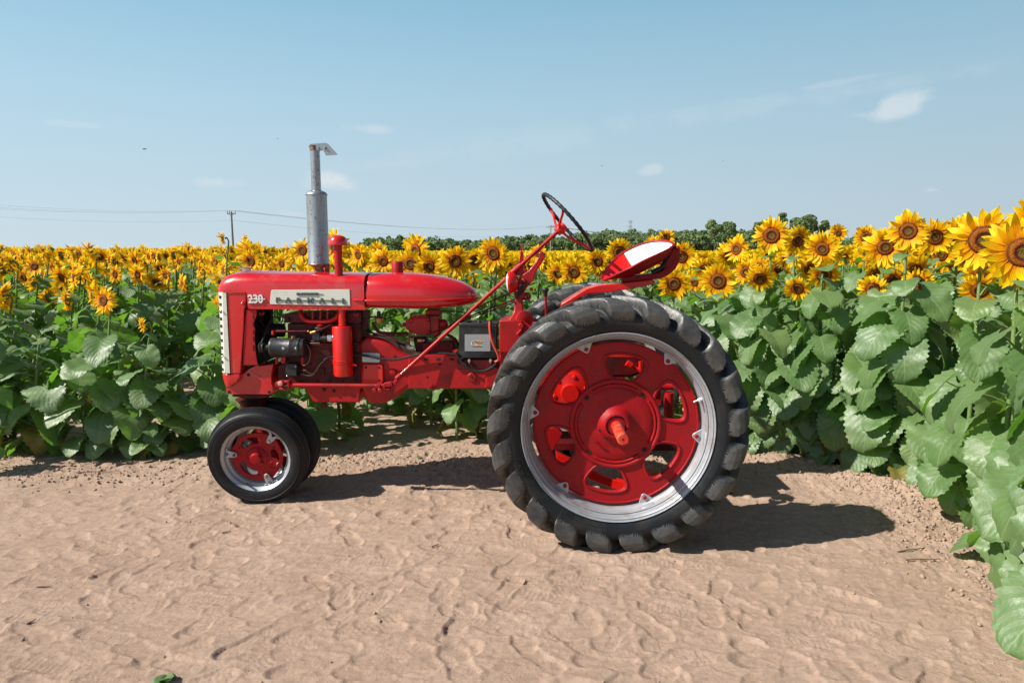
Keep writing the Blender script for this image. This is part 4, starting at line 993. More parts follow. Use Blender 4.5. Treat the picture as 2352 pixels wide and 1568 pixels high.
# ---- front wheels
def front_wheel(loc, near):
    w = empty('front_wheel', Vector(loc) - Vector((0, YC, 0))); w.parent = tractor
    T = MB(); R0 = .328
    prof = [(.222, -.070), (.232, -.077), (.255, -.083), (.272, -.083), (.280, -.0815), (.283, -.084), (.287, -.083), (.288, -.0775), (.292, -.0755), (.295, -.0775), (.299, -.0745), (.300, -.069), (.303, -.066), (.307, -.061), (.3035, -.058), (.303, -.053), (.314, -.049), (.3155, -.040), (.307, -.037), (.307, -.032), (.3205, -.029), (.3215, -.020), (.311, -.018), (.311, -.013), (.327, -.010), (.328, 0)]
    T.lathe(prof + [(r, -h) for r, h in prof[-2::-1]], (0, 0, 0), (0, 1, 0), 84, cap=False)
    T.build('tyre', rubber, w, smooth=32)
    R_ = MB(); fl = 1
    pr = [(.2225, -.072), (.223, -.067), (.219, -.062), (.208, -.056), (.204, -.050), (.203, -.036), (.198, -.030), (.190, -.026), (.186, -.020), (.186, .02), (.2, .05), (.222, .07), (.226, .07), (.205, .05), (.192, .0), (.21, -.045), (.226, -.068)]
    seg = 72; vs = [(r * cos(2 * pi * i / seg), h, r * sin(2 * pi * i / seg)) for r, h in pr for i in range(seg)]; n = len(pr)
    R_.add(vs, [(k * seg + i, k * seg + (i + 1) % seg, ((k + 1) % n) * seg + (i + 1) % seg, ((k + 1) % n) * seg + i) for k in range(n) for i in range(seg)])
    rim = R_.build('rim', silver, w, smooth=40)
    out = []
    for i in range(90):
        a = 2 * pi * i / 90; r = .150
        d = min(abs(((a - radians(52 + 120 * k) + pi) % (2 * pi)) - pi) for k in range(3))
        r += .016 * exp(-(d / .22) ** 2); r *= 1.08; out.append((r * cos(a), r * sin(a)))
    holes = []
    for k in range(3):
        ac = radians(112 + 120 * k); P = []
        raw = [(.118, ac - .62), (.128, ac - .3), (.130, ac), (.128, ac + .3), (.118, ac + .62), (.088, ac + .62), (.078, ac + .3), (.092, ac), (.078, ac - .3), (.088, ac - .62)]
        V_ = [Vector((r * cos(a), r * sin(a))) for r, a in raw]; Q = []
        for i in range(len(V_)):
            for t in (0, .33, .66): Q.append(V_[i].lerp(V_[(i + 1) % len(V_)], t))
        for _ in range(4): Q = [(Q[i - 1] + Q[i] * 2 + Q[(i + 1) % len(Q)]) / 4 for i in range(len(Q))]
        holes.append([(p.x * 1.08, p.y * 1.08) for p in Q])
    D = plate(out, holes, -.030, -.018); disc = D.build('wheel_disc', redw, w, smooth=30, bevel=.003)
    E_ = MB(); E_.lathe([(.068, -.028), (.062, -.040), (.048, -.044), (.040, -.046), (.037, -.068), (.031, -.078), (.0, -.080)], (0, 0, 0), (0, 1, 0), 32)
    E_.build('hub', redw, disc, smooth=50)
    E_ = MB()
    for k in range(3): a = radians(75 + 120 * k); E_.bolt((.050 * cos(a), -.042, .050 * sin(a)), .009, .012)
    E_.build('hub_bolt', redw, disc)
    E_ = MB()
    for k in range(3):
        a = radians(30 + 120 * k); c = Vector((.128 * cos(a), -.0315, .128 * sin(a))); E_.cyl(c, c + Vector((0, .005, 0)), .0065)
    E_.build('bolt_hole', matte, disc)
    for k in range(3):
        a = radians(52 + 120 * k); R2 = Matrix.Rotation(-a, 3, 'Y'); K = MB()
        K.prism([(.128, -.012), (.138, -.017), (.165, -.022), (.188, -.024), (.188, -.040), (.196, -.040), (.197, -.018), (.175, 0), (.197, .018), (.196, .040), (.188, .040), (.188, .024), (.165, .022), (.138, .017), (.128, .012), (.124, 0)], -.046, -.036)
        K.v = [tuple(R2 @ Vector(p)) for p in K.v]; K.build('rim_clamp', silver, disc, bevel=.002)
        K = MB(); K.bolt((.142, -.046, 0), .0095, .014); K.v = [tuple(R2 @ Vector(p)) for p in K.v]; K.build('clamp_bolt', rust if k else chrome, disc)
    K = MB(); K.tube([(-.075, -.045, -.185), (-.07, -.075, -.165)], .007, 8); K.build('valve_stem', cable, rim)
    return w
FC = at(584.0, 1056.0, 4.20); FX = FC.x; FZ = .325 - .043
fw = front_wheel((FX, 4.275, FZ), True); fw.rotation_euler = (radians(6), 0, radians(4))
fw2 = front_wheel((FX, 4.515, FZ + .0), False); fw2.rotation_euler = (radians(-6), 0, radians(4))
s_ = MB(); s_.tube([(FX, 4.27, FZ), (FX, YC - .03, FZ + .02), (FX, YC + .03, FZ + .02), (FX, 4.51, FZ)], .03, 12); s_.tube([PED + Vector((0, 0, -.02)), Vector((FX, YC, FZ))], .045, 14); part(s_, 'front_axle', red2, smooth=50)

# ---- rear axle, drawbar and the parts seen through the wheel openings
s_ = MB(); s_.cyl((RC.x, RC.y - .02, RC.z), (RC.x, 2 * YC - RC.y + .02, RC.z), .036); s_.lathe([(.11, -.62), (.09, -.6), (.08, -.3), (.11, -.2), (.11, .2), (.08, .3), (.09, .6), (.11, .62)], (RC.x, YC, RC.z), (0, 1, 0), 28); axh = part(s_, 'rear_axle_housing', red2, smooth=50)
s_ = MB(); q = Z5(545, 640, 4.0); s_.lathe([(.0, -.05), (.05, -.05), (.055, -.02), (.11, -.012), (.118, 0), (.118, .12)], (q.x, 4.02, q.z), (0, 1, 0), 32)
for k in range(6): a = radians(15 + 60 * k); s_.bolt((q.x + .095 * cos(a), 4.01, q.z + .095 * sin(a)), .012, .012)
part(s_, 'brake_housing', redb, smooth=45)
s_ = MB(); q = Z5(840, 480, 4.1); s_.prism(xz(Z5, [(700, 400), (980, 405), (980, 520), (880, 560), (700, 560)], 4.15), 4.15, 4.7); part(s_, 'transmission_top', redd, bevel=.02)
s_ = MB(); s_.prism(xz(Z5, [(720, 425), (960, 425), (965, 445), (720, 442)], 4.02), 4.0, 4.05); s_.cyl(Z5(860, 480, 3.95), Z5(930, 525, 3.95), .011); s_.cyl(Z5(855, 478, 3.95), Z5(880, 495, 3.95), .02); s_.cyl(Z5(930, 470, 3.95), Z5(930, 525, 3.95), .012); part(s_, 'brake_linkage', redb)
s_ = MB(); s_.cyl(Z5(1085, 640, 4.0), Z5(1085, 900, 4.0), .03); s_.cyl(Z5(1020, 605, 4.05), Z5(1110, 610, 4.05), .02); s_.box((Z5(1025, 0, 4.1).x, 4.1, Z5(0, 700, 4.1).z), (Z5(1060, 0, 4.1).x, 4.15, Z5(0, 560, 4.1).z)); part(s_, 'lift_cylinder', red2)
s_ = MB(); s_.prism(xz(Z5, [(400, 830), (470, 815), (505, 850), (440, 960), (400, 960)], 4.05), 4.0, 4.06); part(s_, 'axle_brace', red2, bevel=.004)
arc = [Z5(470, 985, 4.15), Z5(540, 1020, 4.15), Z5(660, 1085, 4.15), Z5(760, 1125, 4.15), Z5(860, 1150, 4.1), Z5(960, 1098, 4.4), Z5(1020, 1085, 4.6)]
s_ = MB(); rings = []
for p in arc: rings.append([p + Vector((-.004, -.03, .03)), p + Vector((.004, -.03, -.03)), p + Vector((.004, .03, -.03)), p + Vector((-.004, .03, .03))])
s_.ring_loft(rings); part(s_, 'drawbar_hoop', redb, bevel=.003)
s_ = MB(); a = Z5(430, 930, 4.3); c = Z5(1110, 1100, 4.3); s_.box((a.x, 4.28, a.z - .02), (c.x + .35, 4.6, a.z + .02)); part(s_, 'drawbar', redd)
# top link, hitch arms trailing behind the far tyre's near side
s_ = MB(); s_.tube([Vector((RC.x + .1, YC, .62)), Vector((RC.x + .5, YC, .46))], .025, 10); part(s_, 'hitch_arm', red2)
# keep the tree at thing > part > sub-part
bpy.context.view_layer.update()
def depth(o):
    d = 0
    while o.parent is not None: o = o.parent; d += 1
    return d
for o in [o for o in bpy.data.objects if depth(o) >= 3]:
    mw = o.matrix_world.copy(); q = o
    while depth(q) > 1: q = q.parent
    o.parent = q; o.matrix_parent_inverse = Matrix(); bpy.context.view_layer.update()
    o.matrix_local = q.matrix_world.inverted() @ mw
bpy.context.view_layer.update()
# ================================================================== SUNFLOWERS
def plant_mat(name, build, transl=0., tcol=(.3, .5, .05)):
    m = bpy.data.materials.new(name); m.use_nodes = True; t = NT(m); b = t.b
    col = build(t); out = [n for n in t.t.nodes if n.type == 'OUTPUT_MATERIAL'][0]
    if transl:
        tr = t.n('ShaderNodeBsdfTranslucent')
        t.l(t.mix(.65, col, tcol), tr.inputs['Color']) if not isinstance(tcol, str) else t.l(col, tr.inputs['Color'])
        ms = t.n('ShaderNodeMixShader', Fac=transl); t.l(b.outputs[0], ms.inputs[1]); t.l(tr.outputs[0], ms.inputs[2]); t.l(ms.outputs[0], out.inputs[0])
    return m
def rnd(t):
    g = t.geo(); oi = t.t.nodes.new('ShaderNodeObjectInfo')
    return t.math('FRACT', t.math('ADD', g.outputs['Random Per Island'], oi.outputs['Random']))
def uvxy(t):
    u = t.t.nodes.new('ShaderNodeUVMap'); s = t.t.nodes.new('ShaderNodeSeparateXYZ'); t.l(u.outputs[0], s.inputs[0]); return s.outputs[0], s.outputs[1], u.outputs[0]
def b_leaf(t):
    x, y, uv = uvxy(t)                       # x: 0..1 across (0.5 midrib), y: 0..1 along
    ax = t.math('ABSOLUTE', t.math('SUBTRACT', x, .5))
    mid = t.math('LESS_THAN', ax, .017)
    lat = t.math('SUBTRACT', y, t.math('MULTIPLY', ax, 1.05))
    w = t.math('ABSOLUTE', t.math('SUBTRACT', t.math('FRACT', t.math('MULTIPLY', lat, 6.5)), .5))
    vein = t.math('MULTIPLY', t.math('LESS_THAN', w, .034), .6)
    v = t.math('MAXIMUM', mid, vein)
    r = rnd(t)
    base = t.ramp(r, [(0, (.058, .118, .030)), (.5, (.104, .172, .046)), (.86, (.155, .215, .055)), (1, (.22, .25, .055))])
    n = t.noise(14, 4, .6, t.geo().outputs['Position']); base = t.mix(t.ramp(n, [(.4, (0, 0, 0)), (.75, (1, 1, 1))]), base, (.168, .205, .090))
    col = t.mix(t.math('MULTIPLY', v, .7), base, (.36, .42, .24))
    bl = t.ramp(t.noise(7, 5, .75, t.geo().outputs['Position']), [(.66, (0, 0, 0)), (.71, (1, 1, 1))]); col = t.mix(t.math('MULTIPLY', bl, .6), col, (.24, .22, .04))
    bf = t.geo().outputs['Backfacing']
    col = t.mix(t.math('MULTIPLY', bf, .55), col, (.12, .24, .07))
    t.l(col, t.b.inputs['Base Color'])
    t.l(t.ramp(n, [(.3, (.42,) * 3), (.7, (.60,) * 3)]), t.b.inputs['Roughness']); t.b.inputs['Specular IOR Level'].default_value = 1.
    t.b.inputs['Sheen Weight'].default_value = .15; t.b.inputs['Sheen Roughness'].default_value = .4
    hgt = t.math('ADD', t.math('MULTIPLY', w, 1.0), t.noise(60, 3, .6, t.geo().outputs['Position']))
    t.bump(hgt, .32, .006)
    return col
def b_dry(t):
    x, y, uv = uvxy(t); n = t.noise(9, 4, .7, t.geo().outputs['Position'])
    col = t.ramp(n, [(.3, (.07, .12, .03)), (.5, (.20, .18, .03)), (.62, (.18, .10, .03)), (.8, (.10, .06, .03))])
    t.l(col, t.b.inputs['Base Color']); t.b.inputs['Roughness'].default_value = .7; return col
def b_stem(t):
    n = t.noise(8, 3, .5, t.geo().outputs['Position']); col = t.ramp(n, [(.3, (.10, .17, .045)), (.7, (.16, .24, .07))])
    t.l(col, t.b.inputs['Base Color']); t.b.inputs['Roughness'].default_value = .55
    t.bump(t.noise(120, 2, .5, t.geo().outputs['Position']), .3, .003); return col
def b_petal(t):
    x, y, uv = uvxy(t); r = rnd(t)
    a = t.ramp(y, [(0, (.80, .24, .002)), (.18, (.95, .43, .003)), (.6, (.98, .62, .004)), (1, (.98, .70, .008))])
    k = t.ramp(r, [(0, (.80, .72, .8)), (.6, (1, 1, 1)), (1, (1.05, 1.08, 1))]); col = t.mix(1., a, k, 'MULTIPLY')
    t.l(col, t.b.inputs['Base Color']); t.b.inputs['Roughness'].default_value = .5; t.b.inputs['Specular IOR Level'].default_value = .25
    w = t.math('SINE', t.math('MULTIPLY', x, 26)); t.bump(w, .3, .002)
    return col
def b_disc(t):
    x, y, uv = uvxy(t)
    n = t.t.nodes.new('ShaderNodeTexVoronoi'); n.inputs['Scale'].default_value = 190; t.l(t.obj(), n.inputs['Vector'])
    rr = t.math('ADD', y, t.math('MULTIPLY', t.math('SUBTRACT', t.noise(30, 2, .5, t.obj()), .5), .10))
    col = t.ramp(rr, [(0, (.10, .10, .025)), (.28, (.20, .13, .02)), (.42, (.11, .022, .006)), (.50, (.055, .012, .005)), (.62, (.30, .08, .006)), (.78, (.34, .11, .008)), (.92, (.10, .025, .006)), (1, (.25, .10, .01))])
    sp = t.ramp(n.outputs['Distance'], [(.1, (1.15, 1.1, 1.05)), (.75, (.55, .5, .5))])
    col = t.mix(1., col, sp, 'MULTIPLY'); t.l(col, t.b.inputs['Base Color']); t.b.inputs['Roughness'].default_value = .8
    t.b.inputs['Specular IOR Level'].default_value = .2
    t.bump(n.outputs['Distance'], .8, .004); return col
M_LEAF = plant_mat('sunflower_leaf', b_leaf, .36, (.22, .58, .015))
M_DRY = plant_mat('withered_leaf', b_dry, .2, (.5, .4, .05))
M_STEM = plant_mat('sunflower_stem', b_stem)
M_PETAL = plant_mat('sunflower_petal', b_petal, .38, (1.0, .64, .005))
M_DISC = plant_mat('sunflower_disc', b_disc)
PM = [M_LEAF, M_DRY, M_STEM, M_PETAL, M_DISC]

class G:
    """numpy-friendly geometry with UVs: v (n,3), faces as quads/tris, uv per corner, material per face"""
    def __init__(s): s.v = []; s.f = []; s.uv = []; s.m = []
    def grid(s, P, uvs, mat, closed=False):
        b = len(s.v); R, C = len(P), len(P[0])
        for r in P: s.v += [tuple(p) for p in r]
        for i in range(R - 1):
            for j in range(C if closed else C - 1):
                k = (j + 1) % C
                s.f.append([b + i * C + j, b + i * C + k, b + (i + 1) * C + k, b + (i + 1) * C + j])
                u = [uvs[i][j], uvs[i][k], uvs[i + 1][k], uvs[i + 1][j]]; s.uv += u; s.m.append(mat)
    def tube(s, pts, rad, seg, mat):
        P = [Vector(p) for p in pts]; u = (P[1] - P[0]).orthogonal().normalized(); rows = []
        for i, p in enumerate(P):
            d = (P[min(i + 1, len(P) - 1)] - P[max(i - 1, 0)]).normalized(); u = (u - d * u.dot(d)).normalized(); w = d.cross(u)
            r = rad[i] if isinstance(rad, list) else rad
            rows.append([p + (u * cos(2 * pi * k / seg) + w * sin(2 * pi * k / seg)) * r for k in range(seg)])
        s.grid(rows, [[(0, 0)] * seg] * len(P), mat, True)
    def merge(s, o, M=None):
        b = len(s.v); s.v += [tuple(M @ Vector(v)) for v in o.v] if M is not None else o.v
        s.f += [[b + i for i in f] for f in o.f]; s.uv += o.uv; s.m += o.m
        return s
    def arr(s):
        s.V = np.array(s.v, dtype=np.float32); s.LT = np.array([len(f) for f in s.f]); s.L = np.array([i for f in s.f for i in f]); s.UV = np.array(s.uv, dtype=np.float32); s.MI = np.array(s.m); return s
    def mesh(s, name, smooth=True):
        if not hasattr(s, 'V'): s.arr()
        return mesh_from(name, s.V, s.L, s.LT, s.UV, s.MI, smooth)
def mesh_from(name, V, L, LT, UV, MI, smooth=True):
    me = bpy.data.meshes.new(name); me.vertices.add(len(V)); me.vertices.foreach_set('co', V.ravel())
    me.loops.add(len(L)); me.loops.foreach_set('vertex_index', L.astype(np.int32))
    me.polygons.add(len(LT)); me.polygons.foreach_set('loop_start', (np.cumsum(LT) - LT).astype(np.int32)); me.polygons.foreach_set('loop_total', LT.astype(np.int32))
    used = sorted(set(MI.tolist())); rem = np.zeros(8, np.int32)
    for k, u in enumerate(used): rem[u] = k; me.materials.append(PM[u])
    me.polygons.foreach_set('material_index', rem[MI]); me.polygons.foreach_set('use_smooth', np.full(len(LT), smooth))
    uvl = me.uv_layers.new(name='UVMap'); uvl.data.foreach_set('uv', UV.ravel())
    me.update(calc_edges=True); return me

def leaf(rs, L, W, nr, nc, droop, cup=.12, wav=.02, mat=0, twist=0., serr=.05):
    """heart-shaped blade: petiole joint at the origin, tip towards +X, upper face +Z"""
    g = G(); P = []; UVs = []; ph = rs.uniform(0, 6, 4)
    for i in range(nr + 1):
        v = i / nr
        w = W * .5 * 1.93 * (v + .03) ** .36 * (1 - v) ** .62 if v < 1 else 0.004
        row = []; ur = []
        for j in range(nc + 1):
            s_ = -1 + 2 * j / nc; a = abs(s_)
            ww = w * s_
            if a > .99: ww *= 1 + serr * (1 if i % 2 else -1)
            x = L * v - .30 * L * (a ** 1.6) * (1 - v) ** 1.8 + (serr * .5 * L * (.5 if i % 2 else -.5) * (a > .99)) * .25
            z = cup * abs(ww) * (1 - .3 * v) * 1.0 - .5 * cup * W * .3 * a ** 3
            z += wav * L * a * (sin(v * 9 + ph[0] + (s_ > 0) * ph[1]) + .5 * sin(v * 19 + ph[2])) 
            z += .0055 * L * sin((v - .75 * a * .5) * 6.5 * 2 * pi) * min(1, a * 3) * (1 - v) ** .3 * (nr > 9)
            # droop along the length
            t = x / L; ang = droop * max(0, t)
            r_ = L / max(droop, 1e-3)
            X = r_ * sin(ang) if t > 0 else x; Z = -r_ * (1 - cos(ang)) if t > 0 else 0
            X2 = X + z * sin(ang); Z2 = Z + z * cos(ang)
            ca = twist * v; Y2 = ww * cos(ca); Z2 += ww * sin(ca)
            row.append((X2, Y2, Z2)); ur.append((j / nc, v))
        P.append(row); UVs.append(ur)
    g.grid(P, UVs, mat); return g

def head(rs, R, rd, npet, pr, pc, layers=2, seg=20, back=True, age=0.):
    """flower head facing +X, centre at the origin: returns petals, disc, green back"""
    pe = G(); 
    for lay in range(layers):
        for k in range(npet):
            if rs.random() < .05 + .10 * max(age, 0): continue
            a = 2 * pi * (k + .5 * lay + rs.uniform(-.3, .3)) / npet
            Lp = (R - rd * .9) * rs.uniform(.78, 1.12); Wp = Lp * rs.uniform(.30, .42) * (22. / npet) ** .5
            lift = rs.uniform(-.2, .5) - .25 * lay + age * rs.uniform(-.5, 1.2); curl = rs.uniform(-.8, .6) - age * .3; tw = rs.uniform(-.5, .5); sw_ = rs.uniform(-.2, .2)
            e = Vector((0, cos(a), sin(a))); tn = Vector((0, -sin(a), cos(a))); ax = Vector((1, 0, 0)); P = []; U = []
            for i in range(pr + 1):
                v = i / pr; w = Wp * (sin(pi * (v * .86 + .12)) ** .8) * .5 if v < 1 else Wp * .04
                d = v * Lp; al = lift + curl * v
                c = e * (rd * .92 + d * cos(al)) + ax * (d * sin(al) * .8 - .004 * lay) + tn * (sw_ * d * v)
                t2 = (tn * cos(tw * v) + ax * sin(tw * v)); row = []; ur = []
                for j in range(pc + 1):
                    s_ = -1 + 2 * j / pc; row.append(c + t2 * (w * s_) + ax * (.22 * w * abs(s_) if pc > 1 else 0)); ur.append((j / pc, v))
                P.append(row); U.append(ur)
            pe.grid(P, U, 3)
    di = G(); P = []; U = []
    for i, (rr, h) in enumerate(((0.02, .10), (.25, .12), (.45, .20), (.62, .26), (.8, .22), (.94, .10), (1.02, -.06))):
        P.append([Vector((h * rd * .75, rd * rr * cos(2 * pi * k / seg), rd * rr * sin(2 * pi * k / seg))) for k in range(seg)]); U.append([(k / seg, min(rr, 1)) for k in range(seg)])
    di.grid(P, U, 4, True)
    bk = G()
    if back:
        P = []; U = []
        for rr, h in ((1.04, -.02), (1.0, -.16), (.75, -.36), (.4, -.5), (.16, -.62)):
            P.append([Vector((h * rd, rd * rr * cos(2 * pi * k / seg), rd * rr * sin(2 * pi * k / seg))) for k in range(seg)]); U.append([(.3, .3)] * seg)
        bk.grid(P, U, 2, True)
        nb = 22
        for k in range(nb):
            a = 2 * pi * (k + rs.uniform(-.3, .3)) / nb; e = Vector((0, cos(a), sin(a))); tn = Vector((0, -sin(a), cos(a))); Lb = rd * rs.uniform(.45, .8); bend = rs.uniform(-.9, .1)
            p0 = e * rd * .95 + Vector((-.14 * rd, 0, 0)); p1 = p0 + (e * cos(bend) + Vector((sin(bend), 0, 0))) * Lb * .5; p2 = p0 + (e * cos(bend * 1.4) + Vector((sin(bend * 1.4), 0, 0))) * Lb
            bk.grid([[p0 - tn * Lb * .2, p0 + tn * Lb * .2], [p1 - tn * Lb * .2, p1 + tn * Lb * .2], [p2, p2 + tn * .002]], [[(.4, .1), (.6, .1)], [(.4, .5), (.6, .5)], [(.4, 1), (.6, 1)]], 0)
    return pe, di, bk

# --- heads
HEAD_HI = []; HEAD_MID = []; HEAD_LO = []
for k in range(6):
    rs = np.random.default_rng(100 + k); rd = rs.uniform(.050, .064)
    HEAD_HI.append(head(rs, .145, rd, 32, 5, 2, 2, 28, True, age=.3 * (k % 3)))
for k in range(6):
    rs = np.random.default_rng(200 + k); rd = rs.uniform(.042, .056)
    HEAD_MID.append(head(rs, .142, rd, 24, 3, 1, 2, 14, True, age=.3 * (k % 3)))
for k in range(5):
    rs = np.random.default_rng(300 + k); pe, di, bk = head(rs, .148, .038, 18, 2, 1, 1, 8, False)
    g = G(); g.merge(pe).merge(di)
    P = [[Vector((-.01, .06 * cos(2 * pi * q / 7), .06 * sin(2 * pi * q / 7))) for q in range(7)], [Vector((-.05, .012 * cos(2 * pi * q / 7), .012 * sin(2 * pi * q / 7))) for q in range(7)]]
    g.grid(P, [[(0, 0)] * 7] * 2, 2, True); HEAD_LO.append(g.arr())
# --- leaves
LEAF_HI = []
for k in range(10):
    rs = np.random.default_rng(400 + k); LEAF_HI.append(leaf(rs, 1., rs.uniform(.82, .98), 22, 8, rs.uniform(.5, 1.35), rs.uniform(.05, .28), rs.uniform(.02, .045), 0, rs.uniform(-.5, .5), .06))
LEAF_DRY = []
for k in range(3):
    rs = np.random.default_rng(450 + k); LEAF_DRY.append(leaf(rs, 1., .7, 14, 6, rs.uniform(1.2, 2.2), .5, .08, 1, rs.uniform(-1, 1), .08))
LEAF_MID = []
for k in range(6):
    rs = np.random.default_rng(500 + k); LEAF_MID.append(leaf(rs, 1., rs.uniform(.8, .95), 7, 4, rs.uniform(.5, 1.3), .15, .04, 0, rs.uniform(-.4, .4), .07))
LEAF_LO = []
for k in range(4):
    rs = np.random.default_rng(600 + k); LEAF_LO.append(leaf(rs, 1., .85, 2, 2, rs.uniform(.5, 1.1), .15, .02, 0, 0, 0))
for g in LEAF_HI + LEAF_DRY + LEAF_MID + LEAF_LO: g.arr()

def leaf_plan(rs, H, n, scale=1.):
    """where the leaves of a plant of height H sit: (attach height, azimuth, petiole length, elevation, size, blade pitch, roll)"""
    out = []; az = rs.uniform(0, 2 * pi)
    for k in range(n):
        f = .05 + .89 * max(0., (k + rs.uniform(-.25, .25)) / n) ** 1.2; az += 2.4 + rs.uniform(-.4, .4)
        size = scale * (.27 * (1 - abs(f - .48) * .95) + .03) * rs.uniform(.8, 1.15)
        if f < .3: size *= 1.05
        if f > .78: size *= .62
        out.append((max(.08, H * f), az, size * rs.uniform(.45, .75), rs.uniform(.2, .8) + .25 * f, size, rs.uniform(.05, .75) - .35 * (f > .75), rs.uniform(-.35, .35), f))
    return out
def leaf_matrix(h, az, pl, el, size, pitch, roll, f, bend=Vector((0, 0, 0))):
    p1 = Vector((cos(az) * cos(el) * pl, sin(az) * cos(el) * pl, h + sin(el) * pl)) + bend
    M = Matrix.Translation(p1) @ Matrix.Rotation(az, 4, 'Z') @ Matrix.Rotation(pitch, 4, 'Y') @ Matrix.Rotation(roll, 4, 'X') @ Matrix.Scale(size, 4)
    return p1, M
def stem_pts(H, neck, face=Vector((1, 0, 0))):
    """upright stem ending in a neck that bends over towards +X"""
    pts = [Vector((0, 0, -.05)), Vector((.004, 0, H * .3)), Vector((-.012, 0, H * .6)), Vector((-.03 - neck * .2, 0, H * .86)), Vector((-.055 - neck * .25, 0, H - .03)), Vector((-.05 - neck * .12, 0, H + .012)), Vector((-.042, 0, H))]
    return pts

FACING = atan2(-.95, -.31)      # the whole crop looks towards the viewer and a little to the left
# --- plant list -------------------------------------------------------
def surf(x, y): return float(base_z(np.array([x]), np.array([y]))[0])
plants = []       # dict: x, y, H, yaw, tilt, size, hero label
HERO = [ # px, py, head diameter in px, yaw offset, label
    (2262, 552, 146, -.05, 'very large sunflower with broad brown disc, topmost at the far right'),
    (2352, 580, 172, .0, 'huge sunflower cut by the right edge, nearest head of the crop'),
    (2086, 531, 92, -.15, 'tall sunflower standing above its neighbours left of the very large head'),
    (2034, 568, 96, .1, 'round open sunflower facing straight out, orange centre, below the tallest one at right'),
    (1772, 541, 84, .05, 'tall full sunflower against the sky by the distant dark treetops'),
    (1650, 646, 84, .3, 'low sunflower over the pale leaves just right of the big rear tyre'),
    (1548, 652, 78, .1, 'drooping sunflower right behind the rear tyre under the seat spring'),
    (1690, 572, 66, -.5, 'half side-on sunflower between the seat and the tall full one'),
    (1888, 572, 84, -.35, 'narrow side-turned sunflower left of the round open one at right'),
    (1834, 552, 70, .5, 'sunflower tipped over with green back showing, right of the tall full one'),
    (1990, 545, 56, 0, 'small sunflower peeking between the round open head and the tallest head'),
    (2150, 545, 80, .2, 'sunflower half covered by a folded green leaf near the very large head'),
    (2200, 540, 88, -.3, 'sunflower tucked against the left side of the very large head'),
    (1132, 582, 74, .0, 'broad dark-centred sunflower rising above the nose of the fuel tank'),
    (1045, 600, 76, .35, 'large ragged sunflower left of the dark-centred one over the fuel tank'),
    (938, 562, 34, .1, 'small sunflower standing out against the wood above the tank cap'),
    (942, 606, 66, .3, 'sunflower with nodding head just right of the red tank cap'),
    (985, 612, 70, .5, 'sunflower hanging its brown disc over the rear of the fuel tank'),
    (880, 600, 64, .2, 'sunflower just left of the red tank cap above the hood joint'),
    (820, 585, 58, -.3, 'sunflower side-turned right of the red intake cap'),
    (693, 575, 56, .1, 'bright sunflower touching the left side of the muffler'),
    (645, 605, 50, -.2, 'sunflower peering over the hood between radiator cap and muffler'),
    (574, 600, 56, .1, 'round sunflower right behind the radiator cap'),
    (507, 548, 26, -1.0, 'small side-on sunflower sticking up highest by the near utility pole'),
    (560, 552, 36, -.6, 'sunflower on a tall stem just right of the near utility pole'),
    (234, 690, 72, -.15, 'lone low sunflower over the leaves left of the grille, face to the viewer'),
    (322, 746, 36, -.5, 'smallest lowest sunflower on a thin stem left of the grille'),
    (262, 630, 48, .0, 'round sunflower above the lone low one left of the tractor'),
    (314, 630, 52, .1, 'sunflower right of the round one in the front rows left of the tractor'),
    (378, 632, 46, -.1, 'sunflower facing out midway between the lone low one and the grille'),
    (416, 652, 50, -.6, 'drooping sunflower closest to the upper grille on the left'),
    (456, 620, 44, -.7, 'side-turned sunflower just left of the hood nose'),
    (150, 690, 60, -.9, 'sunflower seen from the side with dark green back, left of the lone low one'),
    (70, 650, 52, -.9, 'side-on sunflower with petals streaming down near the left edge'),
    (1318, 625, 70, .1, 'large sunflower below the steering wheel with a deep brown centre'),
    (1280, 628, 60, .0, 'pale-centred sunflower left of the large one under the steering wheel'),
    (1372, 600, 56, .1, 'sunflower just under the tip of the red seat'),
    (1236, 582, 44, .0, 'sunflower showing between the steering shaft and its bracket'),
    (1566, 590, 72, .2, 'sunflower directly behind the upper end of the seat spring'),
    (1620, 620, 60, .3, 'sunflower right of the seat spring above the rear tyre'),
    (1500, 560, 40, -.1, 'sunflower above the white part of the seat'),
    (1530, 545, 44, .1, 'sunflower right above the rear rim of the white seat'),
    (1740, 615, 56, -.2, 'shaded sunflower beneath the tall full one, among leaves'),
    (2010, 630, 56, .3, 'dark low sunflower between stems under the round open one'),
    (1925, 535, 44, .2, 'small sunflower behind and above the side-turned one at right'),
]
for (px, py, dia, dyaw, lab) in HERO:
    D = .28 * (1.0 if dia > 45 else .9)
    if px > 2250: D = .38
    elif px > 2180: D = .31
    dist = D / dia * F_PX
    if px == 322: D = .13; dist = 5.2
    if px == 234: dist = 5.3; D = dia / F_PX * dist
    if px == 507: dist = 7.5; D = .17
    p = at(px, py, dist * .985)
    lim = float(yedge(p.x)) + .1
    if px > 2250: lim = 0
    if 0.0 < p.x < 1.9: lim = max(lim, 5.75)
    elif -2.4 < p.x <= 0: lim = max(lim, 5.4)
    if p.y < lim: k = lim / p.y; D *= k; p = at(px, py, lim)
    gz = surf(p.x, p.y)
    plants.append(dict(u0=px, v0=py, w0=dist, d0=dia, x=p.x, y=p.y, H=p.z - gz, yaw=FACING + dyaw + random.uniform(-.1, .1), tilt=random.uniform(-.1, .25), s=D / .28, label=lab, hero=True))
heroes = len(plants)
def height(x, y):
    l = np.clip((-x + .2) / 3.0, 0, 1)                  # shorter at the left front
    dpt = np.clip((y - 5.) / 10., 0, 1)
    h0 = 1.56 - .33 * l * (1 - dpt)
    if x > 1.5: h0 = 1.58 + .05 * min(1, x - 1.5)
    return h0
rs = np.random.default_rng(77)
grid = {}
